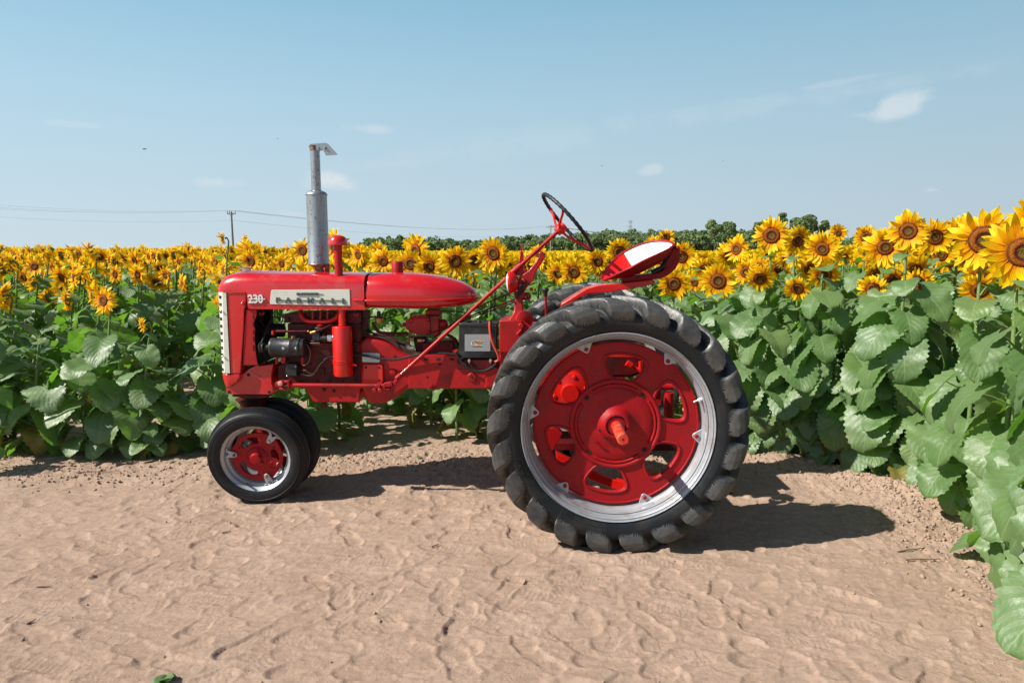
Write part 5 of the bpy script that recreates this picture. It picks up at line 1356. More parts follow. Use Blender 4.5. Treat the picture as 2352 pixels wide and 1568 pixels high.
def ok(x, y, d):
    cx, cy = int(x / .5), int(y / .5)
    for i in (-1, 0, 1):
        for j in (-1, 0, 1):
            for (a, b) in grid.get((cx + i, cy + j), ()):
                if (a - x) ** 2 + (b - y) ** 2 < d * d: return False
    return True
def put(x, y): grid.setdefault((int(x / .5), int(y / .5)), []).append((x, y))
for p in plants: put(p['x'], p['y'])
# first rows and the body of the field, nearest part planted one by one
cand = []
y = 1.3
while y < 30:
    x = -1.15 * y - 4.
    step = .31 if y < 9 else .36 if y < 12 else .50
    while x < 1.05 * y + 3:
        cand.append((x + rs.uniform(-.16, .16), y + rs.uniform(-.16, .16))); x += step
    y += step * 1.12
for (x, y) in cand:
    if y < yedge(x) + rs.uniform(0, .12): continue
    if y < 2.9: continue
    if -.4 < x < 1.7 and y < 5.75: continue
    if not ok(x, y, .21): continue
    u0, v0, w0 = proj((x, y, height(x, y)))
    if 200 < u0 < 345 and w0 < 5.35: continue
    hp = .15 / w0 * F_PX
    if any(w0 < h_['w0'] and abs(u0 - h_['u0']) < h_['d0'] * .4 + hp * .8 and abs(v0 - h_['v0']) < h_['d0'] * .4 + hp * .8 for h_ in plants[:heroes]): continue
    H = height(x, y) - .04 * (y > 7) + rs.normal(0, .11 if x < -1 else .12 if x > 1.3 and y < 9 else .075)
    if y > 7: H = min(H + (.06 if x < -.22 * y else 0), 1.50 + (.10 if x > .30 * y + .3 else .17 if x < -.22 * y else 0) + rs.uniform(-.05, 0)) - .02
    put(x, y)
    plants.append(dict(x=x, y=y, H=H, yaw=FACING - .38 * float(np.clip(-x / 3, 0, 1)) + rs.normal(0, .42), tilt=rs.uniform(-.2, .75), s=rs.uniform(.78, 1.12) * (1.26 if x < -1 else 1.12), label=None, hero=False))
for x, y, H in ((2.66, 3.2, 1.5), (2.15, 2.46, 1.30), (2.27, 2.64, 1.22), (2.30, 2.82, 1.36), (2.44, 3.02, 1.45), (2.05, 2.30, 1.2), (2.68, 3.5, 1.55), (2.44, 2.62, 1.5), (2.11, 2.40, .85), (2.22, 2.56, .9), (2.35, 2.74, 1.0), (2.48, 2.93, 1.05), (2.58, 3.1, 1.0), (2.02, 2.2, .75)):
    plants.append(dict(x=x, y=y, H=H, yaw=FACING + .3, tilt=.1, s=1.1, label=None, hero=False, close=True))
plants.append(dict(x=-4.05, y=4.75, H=1.12, yaw=FACING - .6, tilt=.3, s=.8, label=None, hero=False)); plants.append(dict(x=-4.45, y=4.9, H=1.2, yaw=FACING - .6, tilt=.3, s=.8, label=None, hero=False))
for (x, y, H, s_) in ((1.75, 5.35, 1.36, .82), (2.02, 5.3, 1.30, .75), (2.2, 5.25, 1.42, .85), (2.42, 4.95, 1.33, .8), (2.62, 4.75, 1.38, .8), (2.35, 5.9, 1.45, .85), (2.9, 5.3, 1.46, .9), (2.75, 4.3, 1.36, .8), (3.2, 5.0, 1.44, .9), (1.9, 6.2, 1.42, .85)):
    plants.append(dict(x=x, y=y, H=H, yaw=FACING + .15 * sin(9 * x), tilt=.15 + .3 * sin(5 * y), s=s_, label=None, hero=False))
# short leafy plants without a bloom fill the foot of the crop
rs = np.random.default_rng(21)
for x in list(np.arange(-4.5, 1.6, .30)) + [1.85, 2.05, 2.25, 2.45, 2.6]:
    xx = x + rs.uniform(-.1, .1); yy = float(yedge(xx)) + rs.uniform(.10, .5)
    if -.4 < xx < 1.7: yy = max(yy, 5.6)
    u0, v0, w0 = proj((xx, yy, .9)); lo = 195 < u0 < 345
    plants.append(dict(x=xx, y=yy, H=rs.uniform(.62, .85) if lo else rs.uniform(.7, 1.0), yaw=FACING, tilt=0, s=.3, label=None, hero=False, nohead=True))
# visible measure
for p in plants:
    u, v, w = proj((p['x'], p['y'], p['H'] + surf(p['x'], p['y']))); p['px'], p['py'], p['w'] = u, v, w
    m = (260 if w > 3.6 else 900) / max(w, .3)
    p['in'] = w > .3 and -m < u < 2352 + m
    hid = (510 < u < 1090 and 628 < v < 900) or (1190 < u < 1700 and 690 < v < 1250) or (1500 < u < 1640 and v > 670)
    p['score'] = (1e3 if p['hero'] else 0) + (1 / w if p['in'] else 0) * (.55 if hid else 1)
order = sorted(range(len(plants)), key=lambda i: -plants[i]['score'])
SOLO = [i for i in order if plants[i]['in']][:300]
solo = set(SOLO)

MESH = {}
def cached(key, fn):
    if key not in MESH: MESH[key] = fn()
    return MESH[key]
for k, (pe, di, bk) in enumerate(HEAD_HI): MESH['hh', k] = (pe.mesh('petals'), di.mesh('seed_disc'), bk.mesh('bracts'))
for k, (pe, di, bk) in enumerate(HEAD_MID): MESH['hm', k] = (pe.mesh('petals'), di.mesh('seed_disc'), bk.mesh('bracts'))
LM = [g.mesh('leaf') for g in LEAF_HI]; LD = [g.mesh('leaf') for g in LEAF_DRY]; LMM = [g.mesh('leaf') for g in LEAF_MID]
def obj(name, me, parent, M=None):
    o = bpy.data.objects.new(name, me); COL.objects.link(o); o.parent = parent
    if M is not None: o.matrix_local = M
    return o
def head_mats(p, H):
    return Matrix.Rotation(p['yaw'], 4, 'Z') @ Matrix.Translation(Vector((-.012, 0, H - .0))) @ Matrix.Rotation(p['tilt'], 4, 'Y') @ Matrix.Scale(p['s'], 4)
def full_stem(p, H, plan_, seg=8, thick=1.):
    g = G(); R = Matrix.Rotation(p['yaw'], 4, 'Z'); pts = [R @ q for q in stem_pts(H, .1)]
    g.tube(pts, [.0145 * thick, .0135 * thick, .012 * thick, .0095 * thick, .0085 * thick, .009 * thick, .012 * thick], seg, 2)
    for L in plan_:
        h, az, pl, el = L[:4]; p1, M = leaf_matrix(*L); e = Vector((cos(az), sin(az), 0))
        mid = Vector((0, 0, h)) + e * pl * .5 * cos(el) + Vector((0, 0, pl * .5 * sin(el) + .03 * pl))
        g.tube([Vector((0, 0, h - .005)), mid, p1 + M.to_3x3() @ Vector((.02, 0, 0))], [.0055, .0042, .0035], 5, 2)
    return g
near_count = 0
SOLO.sort(key=lambda i: plants[i]['w'])
for rank, i in enumerate(SOLO):
    p = plants[i]; rs = np.random.default_rng(1000 + i); H = p['H']; gz = surf(p['x'], p['y'])
    root = empty('sunflower', (p['x'], p['y'], gz)); p['obj'] = root
    close = p['w'] < 6.9
    n = int(rs.integers(22, 28)) if p.get('close') else int(rs.integers(17, 23)) if close else int(rs.integers(13, 17))
    pl_ = leaf_plan(rs, H, n, (1.0 if p['x'] > 1.8 and p['y'] < 5.6 else .95) * (1.05 if p.get('close') else 1) * (.75 if 'smallest' in (p['label'] or '') else 1))
    if p['x'] > 1.4 and close:      # leaves along the open edge hang face-out towards the light
        q = []
        for (h, az, pll, el, size, pitch, roll, f) in pl_:
            if p.get('close') and rs.random() < .8: az = rs.normal(3.3, .7); size *= 1.12
            elif rs.random() < .62: az = rs.normal(-2.0, .75)
            q.append((h, az, pll, el, size, pitch + .25 * (f < .8), roll, f))
        pl_ = q
    st_ = full_stem(p, H, pl_, 8 if close else 6)
    o = obj('stem', st_.mesh('stem'), root)
    if close:
        for L in pl_:
            p1, M = leaf_matrix(*L)
            dry = L[-1] < .20 and rs.random() < .28
            obj('leaf', (LD[rs.integers(3)] if dry else LM[rs.integers(10)]), root, M)
    else:
        v = G()
        for L in pl_:
            p1, M = leaf_matrix(*L); v.merge(LEAF_MID[rs.integers(6)], M)
        obj('foliage', v.mesh('foliage'), root)
    if p.get('nohead'): continue
    hm = MESH['hh' if close or p['hero'] and p['w'] < 8 else 'hm', int(rs.integers(6))]
    HM = head_mats(p, H) @ Matrix.Rotation(rs.uniform(0, 6), 4, 'X')
    hd = obj('flower_head', hm[1], root, HM); obj('petals', hm[0], hd); obj('bracts', hm[2], hd)
# labels: heroes by hand, the rest by where they stand among the landmarks
ZONES = [(-900, 120, 'at the left edge'), (120, 300, 'above the lone low flower'), (300, 500, 'left of the hood nose'), (500, 700, 'behind the hood nose'), (700, 830, 'behind the muffler'),
         (830, 960, 'behind the tank cap'), (960, 1110, 'behind the fuel tank'), (1110, 1240, 'behind the steering shaft'), (1240, 1370, 'behind the steering wheel'), (1370, 1500, 'behind the seat front'),
         (1500, 1620, 'behind the seat back'), (1620, 1730, 'right of the seat'), (1730, 1860, 'below the dark treetops'), (1860, 1990, 'left of the round head'), (1990, 2140, 'near the tallest head'), (2140, 9000, 'by the very large head')]
ORD = ['first', 'second', 'third', 'fourth', 'fifth', 'sixth', 'seventh', 'eighth', 'ninth', 'tenth', 'eleventh', 'twelfth']
for (a, b, nm) in ((-900, 220, 'at the left edge'), (220, 470, 'left of the grille'), (470, 730, 'by the front wheels'), (730, 1000, 'beneath the engine'), (1000, 1500, 'just left of the rear tyre'), (1500, 9000, 'right of the rear tyre')):
    grp = sorted([plants[i] for i in SOLO if a <= plants[i]['px'] < b and plants[i].get('nohead')], key=lambda q: q['px'])
    for j, q in enumerate(grp): q['label'] = f"short leafy sunflower plant without bloom {nm}, {ORD[min(j, 11)]} from left"
for (a, b, nm) in ZONES:
    grp = [plants[i] for i in SOLO if a <= plants[i]['px'] < b and not plants[i]['label']]
    grp.sort(key=lambda q: q['w'])
    for k, q in enumerate(grp):
        row, j = divmod(k, 4); q['row'] = row
    for row in range((len(grp) + 3) // 4):
        rr = sorted([q for q in grp if q['row'] == row], key=lambda q: q['px'])
        for j, q in enumerate(rr):
            pos = ('leftmost' if j == 0 else 'rightmost' if j == len(rr) - 1 else ORD[j] + ' from left') if len(rr) > 1 else 'single one'
            q['label'] = f"yellow sunflower {nm}, {pos} in {ORD[min(row, 11)]} row back"
for i in SOLO:
    p = plants[i]; tag(p['obj'], p['label'], 'sunflower', 'sunflowers in the field')

# --- the rest of the crop: one mass
def plant_lo(rs, leaves, hd, H, nl, full=True):
    g = G(); pl_ = leaf_plan(rs, H, nl, 1.0)
    for L in pl_:
        if L[-1] > .86: continue
        p1, M = leaf_matrix(*L); g.merge(leaves[rs.integers(len(leaves))], M)
    g.tube([Vector((0, 0, 0)), Vector((-.02, 0, H * .6)), Vector((-.05, 0, H))], .011, 4, 2)
    M = Matrix.Translation(Vector((-.012, 0, H))) @ Matrix.Rotation(rs.uniform(-.1, .5), 4, 'Y') @ Matrix.Scale(rs.uniform(1.0, 1.3), 4) @ Matrix.Rotation(rs.uniform(0, 6), 4, 'X')
    for h in hd: g.merge(h, M)
    return g.arr()
T_MID = [plant_lo(np.random.default_rng(700 + k), LEAF_MID, HEAD_MID[k % 6], 1.5, 9) for k in range(8)]
T_LO = [plant_lo(np.random.default_rng(800 + k), LEAF_LO, [HEAD_LO[k % 5]], 1.5, 7) for k in range(10)]
inst = []
for i, p in enumerate(plants):
    if i in solo or p.get('nohead'): continue
    w = p['w']
    inst.append((p['x'], p['y'], surf(p['x'], p['y']), p['yaw'] + 0., p['H'] / 1.5, 'm' if w < 13 and p['in'] else 'l'))
y = 30.
rs = np.random.default_rng(99)
while y < 150:
    st_ = .62 if y < 50 else (.62 + (y - 50) * .012)
    x = -1.1 * y - 3
    while x < 1.05 * y + 3:
        xx, yy = x + rs.uniform(-.3, .3), y + rs.uniform(-.3, .3)
        inst.append((xx, yy, surf(xx, yy), FACING + rs.normal(0, .4), (min(1.54, 1.47 + rs.normal(0, .06)) + (.16 * rs.random() if xx < -.22 * yy else 0)) / 1.5, 'l')); x += st_
    y += st_ * 1.15
Vs = []; Ls = []; LTs = []; UVs = []; MIs = []; base = 0
rs = np.random.default_rng(5)
for (x, y, z, yaw, sc, kind) in inst:
    T = (T_MID if kind == 'm' else T_LO)[rs.integers(8)]
    c, s = cos(yaw), sin(yaw); V = T.V.copy(); X = V[:, 0] * c - V[:, 1] * s + x; Y = V[:, 0] * s + V[:, 1] * c + y
    Vs.append(np.stack([X, Y, V[:, 2] * sc + z], -1)); Ls.append(T.L + base); LTs.append(T.LT); UVs.append(T.UV); MIs.append(T.MI); base += len(V)
me = mesh_from('sunflower_crop', np.concatenate(Vs).astype(np.float32), np.concatenate(Ls), np.concatenate(LTs), np.concatenate(UVs), np.concatenate(MIs))
o = bpy.data.objects.new('sunflower_crop', me); COL.objects.link(o)
tag(o, 'mass of blooming sunflowers filling the field out to the wood', 'sunflower crop', kind='stuff')
print('plants', len(plants), 'solo', len(SOLO), 'farthest solo', max(plants[i]['w'] for i in SOLO), 'stuff', len(inst), 'faces', len(me.polygons))
# ================================================================== FAR BACKGROUND
def b_crown(t):
    r = rnd(t); n = t.noise(.12, 3, .6, t.geo().outputs['Position'])
    a = t.ramp(r, [(0, (.075, .125, .045)), (.5, (.12, .175, .06)), (1, (.20, .245, .11))]); b = t.ramp(n, [(.35, (.75, .9, .85)), (.65, (1.15, 1.1, 1.0))])
    col = t.mix(1., a, b, 'MULTIPLY'); t.l(col, t.b.inputs['Base Color']); t.b.inputs['Roughness'].default_value = .7; return col
M_CROWN = plant_mat('tree_foliage', b_crown, .25, (.22, .34, .06))
M_BARK = mat('tree_bark', (.08, .06, .045), .9)
def crown_cloud(rs, c, R, hz, n, fs, lobes=9):
    """leaf clumps scattered over and through lobes of a crown: arrays of quads"""
    c = np.array(c); L = []
    for k in range(lobes):
        a = rs.uniform(0, 2 * pi); rr = R * .62 * sqrt(rs.random()); zz_ = rs.uniform(-.55, .62) * hz
        L.append((c + np.array([rr * cos(a), rr * sin(a), zz_]), R * rs.uniform(.32, .5)))
    V = []
    for k in range(n):
        lc, lr = L[rs.integers(lobes)]; d = rs.normal(size=3); d /= np.linalg.norm(d); p = lc + d * lr * np.array([1, 1, .8]) * rs.uniform(.75, 1.05)
        nrm = d + rs.normal(size=3) * .55; nrm /= np.linalg.norm(nrm); u = np.cross(nrm, rs.normal(size=3)); u /= np.linalg.norm(u); w = np.cross(nrm, u); s = fs * rs.uniform(.6, 1.4)
        V += [p + u * s, p + w * s * .8, p - u * s, p - w * s * .8]
    return np.array(V)
def cloud_mesh(name, V, m):
    me = bpy.data.meshes.new(name); n = len(V) // 4; me.vertices.add(len(V)); me.vertices.foreach_set('co', V.astype(np.float32).ravel()); me.loops.add(n * 4); me.loops.foreach_set('vertex_index', np.arange(n * 4, dtype=np.int32))
    me.polygons.add(n); me.polygons.foreach_set('loop_start', np.arange(n, dtype=np.int32) * 4); me.polygons.foreach_set('loop_total', np.full(n, 4, np.int32)); me.materials.append(m); me.update(calc_edges=True); return me
def top_at(px, py, Y): return at(px, py, Y)
# wood behind the field: its skyline, read at points (px, py of the tree tops)
SKY = [(820, 562), (850, 546), (890, 540), (915, 539), (960, 547), (1000, 543), (1050, 548), (1080, 551), (1120, 551), (1160, 538), (1200, 540), (1240, 533), (1300, 535), (1340, 529), (1390, 524), (1430, 523), (1470, 527), (1510, 519), (1560, 521), (1600, 523), (1640, 526), (1700, 522), (1760, 520), (1830, 522), (1900, 534), (1980, 558), (2100, 572)]
rs = np.random.default_rng(33); parts_ = []
for x in np.arange(815, 2110, 8.):
    for dz in (0, 1, 2):
        px = x + rs.uniform(-5, 5); py = np.interp(px, [a for a, _ in SKY], [b for _, b in SKY]) + rs.uniform(-5, 5) + dz * 6
        Y = 385 + rs.uniform(-12, 12) - dz * 14; tp = top_at(px, py, Y); g0 = surf(tp.x, Y)
        hgt = tp.z - g0; R = rs.uniform(3.2, 5.2); hz = max(2., hgt * .5)
        parts_.append(crown_cloud(rs, (tp.x, Y, g0 + hgt - hz * .95), R, hz, 420, .62, 8))
me = cloud_mesh('far_wood', np.concatenate(parts_), M_CROWN); o = bpy.data.objects.new('far_wood', me); COL.objects.link(o)
# trunks and dark understorey inside the wood's mass
tag(o, 'long dark green wood along the horizon behind the field', 'wood', kind='stuff')
def far_tree(px, py, Y, R, hgt_c, lab, n=1900, fs=.5, cat='tree', group='trees standing above the far wood'):
    R *= 1.25; hgt_c *= 1.15; tp = at(px, py - 8, Y); g0 = surf(tp.x, Y); root = empty('tree', (tp.x, Y, g0)); h = tp.z - g0
    rs = np.random.default_rng(int(px)); V = crown_cloud(rs, (0, 0, h - hgt_c * .9), R, hgt_c, n, fs, 12)
    c = bpy.data.objects.new('crown', cloud_mesh('crown', V, M_CROWN)); COL.objects.link(c); c.parent = root
    tb = MB(); tb.tube([(0, 0, -.3), (.2, 0, h * .4), (0, .1, h * .85)], lambda t: .35 * (1 - .75 * t), 8)
    for k in range(5):
        a = k * 1.3; z0 = h * (.45 + .08 * k); tb.tube([(0, 0, z0), (R * .35 * cos(a), R * .35 * sin(a), z0 + h * .08), (R * .7 * cos(a), R * .7 * sin(a), z0 + h * .13)], lambda t: .14 * (1 - .7 * t), 6)
    tb.build('trunk', M_BARK, root); tag(root, lab, cat, group)
far_tree(1643, 508, 330, 3.6, 4.2, 'round dark tree standing above the wood right of the seat')
far_tree(1677, 514, 335, 3.2, 3.6, 'lower dark tree just right of the round one behind the seat')
far_tree(1742, 516, 330, 2.4, 3.4, 'narrow dark tree half hidden behind the tall full sunflower')
far_tree(1800, 493, 320, 2.0, 4.2, 'slender upright conifer-like tree right of the tall full sunflower')
far_tree(1843, 498, 318, 5.0, 4.6, 'broadest dark tree rising highest over the sunflowers', n=2400)
far_tree(1770, 512, 340, 2.6, 3.4, 'small dark tree tucked left of the slender upright tree')
far_tree(1893, 512, 322, 2.2, 3.6, 'thin tree at the right end of the tree group')
far_tree(1862, 515, 330, 3.0, 3.2, 'low bushy tree filling between the broadest and the thin tree')
# utility poles and their wires
wood_m = mat('weathered_pole', (.26, .23, .21), .85); wire_m = mat('line_wire', (.32, .34, .36), .6)
def pole(px, ytop, Y, lab, rad, arm):
    tp = at(px, ytop, Y); g0 = surf(tp.x, Y); h = tp.z - g0; root = empty('utility_pole', (tp.x, Y, g0))
    m = MB(); m.cyl((0, 0, -.5), (0, 0, h), rad * 1.25, rad * .8, 12); m.build('post', wood_m, root)
    m = MB(); z = h - arm * .45; m.box((-arm, -.05, z - .04 - .03 * arm), (arm, .05, z + .04 + .03 * arm)); m.tube([(-arm * .6, 0, z), (0, 0, z - arm * .6)], .02, 6); m.tube([(arm * .6, 0, z), (0, 0, z - arm * .6)], .02, 6); m.build('crossarm', wood_m, root)
    for s in (-.9, -.45, .9): m = MB(); m.lathe([(.03, 0), (.05, .04), (.03, .08), (.05, .12), (.02, .17)], (arm * s, 0, z + .08), (0, 0, 1), 8); m.build('insulator', mat('insulator_glass' if s < -.8 else 'insulator', (.25, .25, .24), .3) if False else letter, root)
    tag(root, lab, 'utility pole', 'utility poles of the same line'); return tp, Vector((tp.x, Y, g0 + z + .3)), h
P1 = pole(531, 486, 62, 'wooden utility pole behind the field just left of the grille, nearer of two', .10, .40)
P2 = pole(1265, 517, 150, 'thin far utility pole seen beside the steering shaft, farther of two', .13, 1.0)
def wires(A, B, offs, sag, name, lab, r):
    for k, (oa, ob) in enumerate(offs):
        m = MB(); a = A + Vector(oa); b = B + Vector(ob); pts = []
        for i in range(25): t = i / 24; p = a.lerp(b, t); p.z -= sag * 4 * t * (1 - t); pts.append(p)
        m.tube(pts, r, 5); o = m.build('power_line', wire_m, None); tag(o, lab[k], 'power line', name)
o1 = [((-.45, 0, 0), (-1, 0, 0)), ((.0, 0, .0), (0, 0, 0)), ((.45, 0, -.02), (1, 0, -.05)), ((0, 0, -.9), (0, 0, -1.5))]
wires(P1[1], P2[1], o1, 1.2, 'wires between the two utility poles', ['overhead wire between the two poles, topmost of the span', 'overhead wire between the two poles, second from top', 'overhead wire between the two poles, third from top', 'lowest overhead wire of the span between the poles'], .008)
A0 = at(-140, 468, 47)
wires(A0, P1[1], [((-.2, 0, .25), (-.45, 0, 0)), ((0, 0, 0), (0, 0, 0)), ((.2, 0, -.12), (.45, 0, -.02)), ((0, 0, -.62), (0, 0, -.9))], .35, 'wires running to the left edge', ['overhead wire left of the near pole, topmost', 'overhead wire left of the near pole, second from top', 'overhead wire left of the near pole, third from top', 'lowest overhead wire left of the near pole'], .0045)
B0 = at(1700, 556, 330)
wires(P2[1], B0, o1[:3], 1.5, 'wires beyond the far pole', ['faint wire beyond the far pole, topmost', 'faint wire beyond the far pole, middle', 'faint wire beyond the far pole, lowest'], .03)
# cell tower
tp = at(1448, 507, 700); g0 = surf(tp.x, 700); h = tp.z - g0; root = empty('cell_tower', (tp.x, 700, g0)); steel = mat('tower_steel', (.30, .33, .36), .6)
m = MB()
for a in (0, 1, 2):
    an = a * 2 * pi / 3; m.tube([(1.6 * cos(an), 1.6 * sin(an), 0), (.5 * cos(an), .5 * sin(an), h)], .16, 6)
for k in range(24):
    z0, z1 = h * k / 24, h * (k + 1) / 24; r0, r1 = 1.6 - 1.1 * k / 24, 1.6 - 1.1 * (k + 1) / 24
    for a in range(3): an = a * 2 * pi / 3; bn = (a + 1) * 2 * pi / 3; m.tube([(r0 * cos(an), r0 * sin(an), z0), (r1 * cos(bn), r1 * sin(bn), z1)], .07, 4)
m.build('mast', steel, root)
for z in (h - 1, h - 6):
    for k in range(6): an = k * pi / 3; m = MB(); x, y = 1.7 * cos(an), 1.7 * sin(an); m.box((x - .2, y - .15, z - 1.2), (x + .2, y + .15, z + 1.2)); m.tube([(0, 0, z), (x, y, z)], .06, 4); m.build('antenna', steel, root)
tag(root, 'slim grey lattice cell tower above the wood between steering wheel and seat', 'cell tower')
# birds far off
bm_ = mat('bird_plumage', (.03, .03, .035), .8)
for (px, py, s, lab) in ((331, 343, .13, 'small dark bird gliding high above the left field'), (637, 319, .05, 'tiny bird speck left of the exhaust stack'), (1382, 381, .055, 'tiny bird speck right above the steering wheel'), (1661, 370, .035, 'tiniest bird speck high over the trees at right')):
    c = at(px, py, 26.); root = empty('bird', c)
    m = MB(); m.tube([(-s * .6, 0, 0), (-s * .3, 0, .01), (0, 0, .012), (s * .35, 0, .01), (s * .5, 0, .012), (s * .62, 0, .005)], lambda t: s * (.03 + .12 * sin(pi * min(1, t * 1.05))), 8); m.build('body', bm_, root)
    for sg in (-1, 1):
        m = MB(); m.add([(-.12 * s, sg * .06 * s, .012), (.22 * s, sg * .06 * s, .012), (.1 * s, sg * .55 * s, .09 * s), (.3 * s, sg * .55 * s, .085 * s), (.36 * s, sg * 1.05 * s, .0)], [(0, 1, 3, 2), (2, 3, 4)])
        m.add([(-.12 * s, sg * .06 * s, .004), (.22 * s, sg * .06 * s, .004), (.1 * s, sg * .55 * s, .08 * s), (.3 * s, sg * .55 * s, .075 * s), (.36 * s, sg * 1.05 * s, -.006)], [(0, 2, 3, 1), (2, 4, 3)]); m.build('wing', bm_, root)
    tag(root, lab, 'bird')
# ================================================================== SMALL THINGS ON THE SAND
def gpt(px, py):
    d = _F + _r * ((px - 1176) / F_PX) - _U * ((py - 784) / F_PX); t = -CAM_H / d.z; p = Vector((0, 0, CAM_H)) + d * t; return Vector((p.x, p.y, GZ(p.x, p.y)))
# crumbled soil: one mass of clods along the crop margin
rs = np.random.default_rng(8); Vs = []; Ls = []; LT = []; base = 0
import bmesh
bm = bmesh.new(); bmesh.ops.create_icosphere(bm, subdivisions=1, radius=1.); ico_v = np.array([v.co for v in bm.verts]); ico_f = np.array([[v.index for v in f.verts] for f in bm.faces]); bm.free()
tot = 0
while tot < 5200:
    r = rs.random()
    if r < .55: x = rs.uniform(-4.6, 2.55); y = float(yedge(x)) - .28 + rs.normal(0, .16)
    elif r < .96: y = rs.uniform(2.0, 4.7); x = 2.42 + rs.normal(0, .22)
    else: x = rs.uniform(-3, 2.5); y = rs.uniform(2.1, 5.2)
    s = .0035 + .010 * rs.random() ** 3.5 * (1 if r < .96 else .6)
    z = GZ(x, y); R = rs.normal(size=(3, 3)); q, _ = np.linalg.qr(R); V = ico_v * (1 + .45 * (rs.random((len(ico_v), 1)) - .5)) * s * np.array([1.2, 1, .75]); V = V @ q.T + np.array([x, y, z + s * .25])
    Vs.append(V); Ls.append(ico_f.ravel() + base); base += len(V); tot += 1
V = np.concatenate(Vs).astype(np.float32); L = np.concatenate(Ls)
me = bpy.data.meshes.new('soil_clods'); me.vertices.add(len(V)); me.vertices.foreach_set('co', V.ravel()); me.loops.add(len(L)); me.loops.foreach_set('vertex_index', L.astype(np.int32)); n = len(L) // 3; me.polygons.add(n); me.polygons.foreach_set('loop_start', np.arange(n, dtype=np.int32) * 3); me.polygons.foreach_set('loop_total', np.full(n, 3, np.int32)); me.update(calc_edges=True)
cm = mat('soil_clod', (.34, .245, .185), .95, spec=.1); me.materials.append(cm); o = bpy.data.objects.new('soil_clods', me); COL.objects.link(o); tag(o, 'crumbly brown soil clods along the edge of the crop', 'soil clods', kind='stuff')
# seedlings, leaf weed, petal, twigs
def weed(px, py, n, size, lab, name='weed'):
    c = gpt(px, py); rs = np.random.default_rng(int(px)); root = empty(name, c)
    for k in range(n):
        az = k * 2.4 + rs.uniform(-.4, .4); M = Matrix.Translation(Vector((0, 0, .004))) @ Matrix.Rotation(az, 4, 'Z') @ Matrix.Rotation(rs.uniform(-.9, -.2), 4, 'Y') @ Matrix.Scale(size * rs.uniform(.7, 1.1), 4); obj('leaf', LMM[rs.integers(6)], root, M)
    m = MB(); m.tube([(0, 0, -.01), (0, 0, .012)], .003, 5); m.build('stalk', M_STEM, root); tag(root, lab, 'weed', 'weeds on the sand')
weed(378, 1552, 9, .055, 'torn green leaf tuft lying at the bottom of the sand')
weed(780, 1051, 4, .035, 'tiny green seedling right behind the front tyre')
weed(962, 1056, 5, .03, 'tiny seedling on the sunny patch beneath the engine', 'weed')
weed(915, 1030, 4, .025, 'tiny seedling in the shade beneath the clutch housing')
c = gpt(1680, 1129); m = MB(); m.add([(-.03, 0, .006), (.0, -.012, .012), (.0, .012, .012), (.035, 0, .004), (-.03, 0, .004), (0, -.012, .010), (0, .012, .010), (.035, 0, .002)], [(0, 1, 2), (1, 3, 2), (4, 6, 5), (5, 6, 7), (0, 4, 5, 1), (1, 5, 7, 3), (3, 7, 6, 2), (2, 6, 4, 0)])
o = m.build('petal', mat('fallen_petal', (.85, .45, .005), .5)); o.location = c; tag(o, 'fallen yellow petal on the sand behind the rear tyre', 'petal')
twm = mat('dry_twig', (.16, .09, .055), .9)
for (px, py, a, L, lab) in ((2100, 1262, .3, .22, 'dry stalk on the rough soil at the right edge'), (100, 1330, .1, .07, 'short reddish twig at the left of the sand'), (225, 1085, .1, .30, 'thin pale stalk on the shaded soil left of the front tyre'), (1000, 1250, .8, .05, 'short dark twig in the middle of the sand'), (1205, 1338, 1.3, .05, 'dark crumb of bark below the rear tyre'), (2120, 1290, .05, .18, 'reddish stick lying just below the dry stalk at right'), (70, 1410, 1.2, .04, 'dark splinter near the lower left corner'), (520, 1210, .5, .05, 'tiny dark twig under the front wheel')):
    c = gpt(px, py); m = MB(); d = Vector((cos(a), sin(a), 0)); m.tube([-d * L * .5, -d * L * .15 + Vector((.01, 0, .004)) * L * 5, d * L * .2, d * L * .5 + Vector((0, 0, .004))], lambda t: .0045 * (1 - .6 * t), 6, 1); o = m.build('twig', twm); o.location = c + Vector((0, 0, .006)); tag(o, lab, 'twig', 'twigs on the sand')
# ================================================================== SKY, SUN, CAMERA
EXPO = .60
EL, AZ = radians(42), radians(19)                      # sunlight travels towards +X, a little towards +Y
ld = Vector((cos(EL) * cos(AZ), cos(EL) * sin(AZ), -sin(EL)))
sun = bpy.data.lights.new('sun', 'SUN'); sun.energy = 5.0; sun.angle = radians(.5); sun.color = (1, .945, .85)
so = bpy.data.objects.new('sun', sun); COL.objects.link(so); so.rotation_euler = ld.to_track_quat('-Z', 'Y').to_euler(); so.location = (-8, -3, 8)
w = bpy.data.worlds.new('World'); SC.world = w; w.use_nodes = True; nt = w.node_tree; bg = nt.nodes['Background']
class WT(NT):
    def __init__(s, t): s.t = t; s.b = None
T = WT(nt)
sky = nt.nodes.new('ShaderNodeTexSky'); sky.sky_type = 'NISHITA'; sky.sun_disc = False; sky.sun_elevation = EL
sky.sun_rotation = atan2(-ld.x, -ld.y)
sky.air_density = 1.0; sky.dust_density = .6; sky.ozone_density = 2.0
hs = nt.nodes.new('ShaderNodeHueSaturation'); hs.inputs['Saturation'].default_value = 1.05; hs.inputs['Hue'].default_value = .5; nt.links.new(sky.outputs[0], hs.inputs['Color'])
tc = nt.nodes.new('ShaderNodeTexCoord').outputs['Generated']
sep = nt.nodes.new('ShaderNodeSeparateXYZ'); nt.links.new(tc, sep.inputs[0])
az_ = T.math('ARCTAN2', sep.outputs[0], sep.outputs[1]); el_ = T.math('ARCSINE', sep.outputs[2])
mp = nt.nodes.new('ShaderNodeMapping'); mp.inputs['Scale'].default_value = (1, 1, 1.7); nt.links.new(tc, mp.inputs[0])
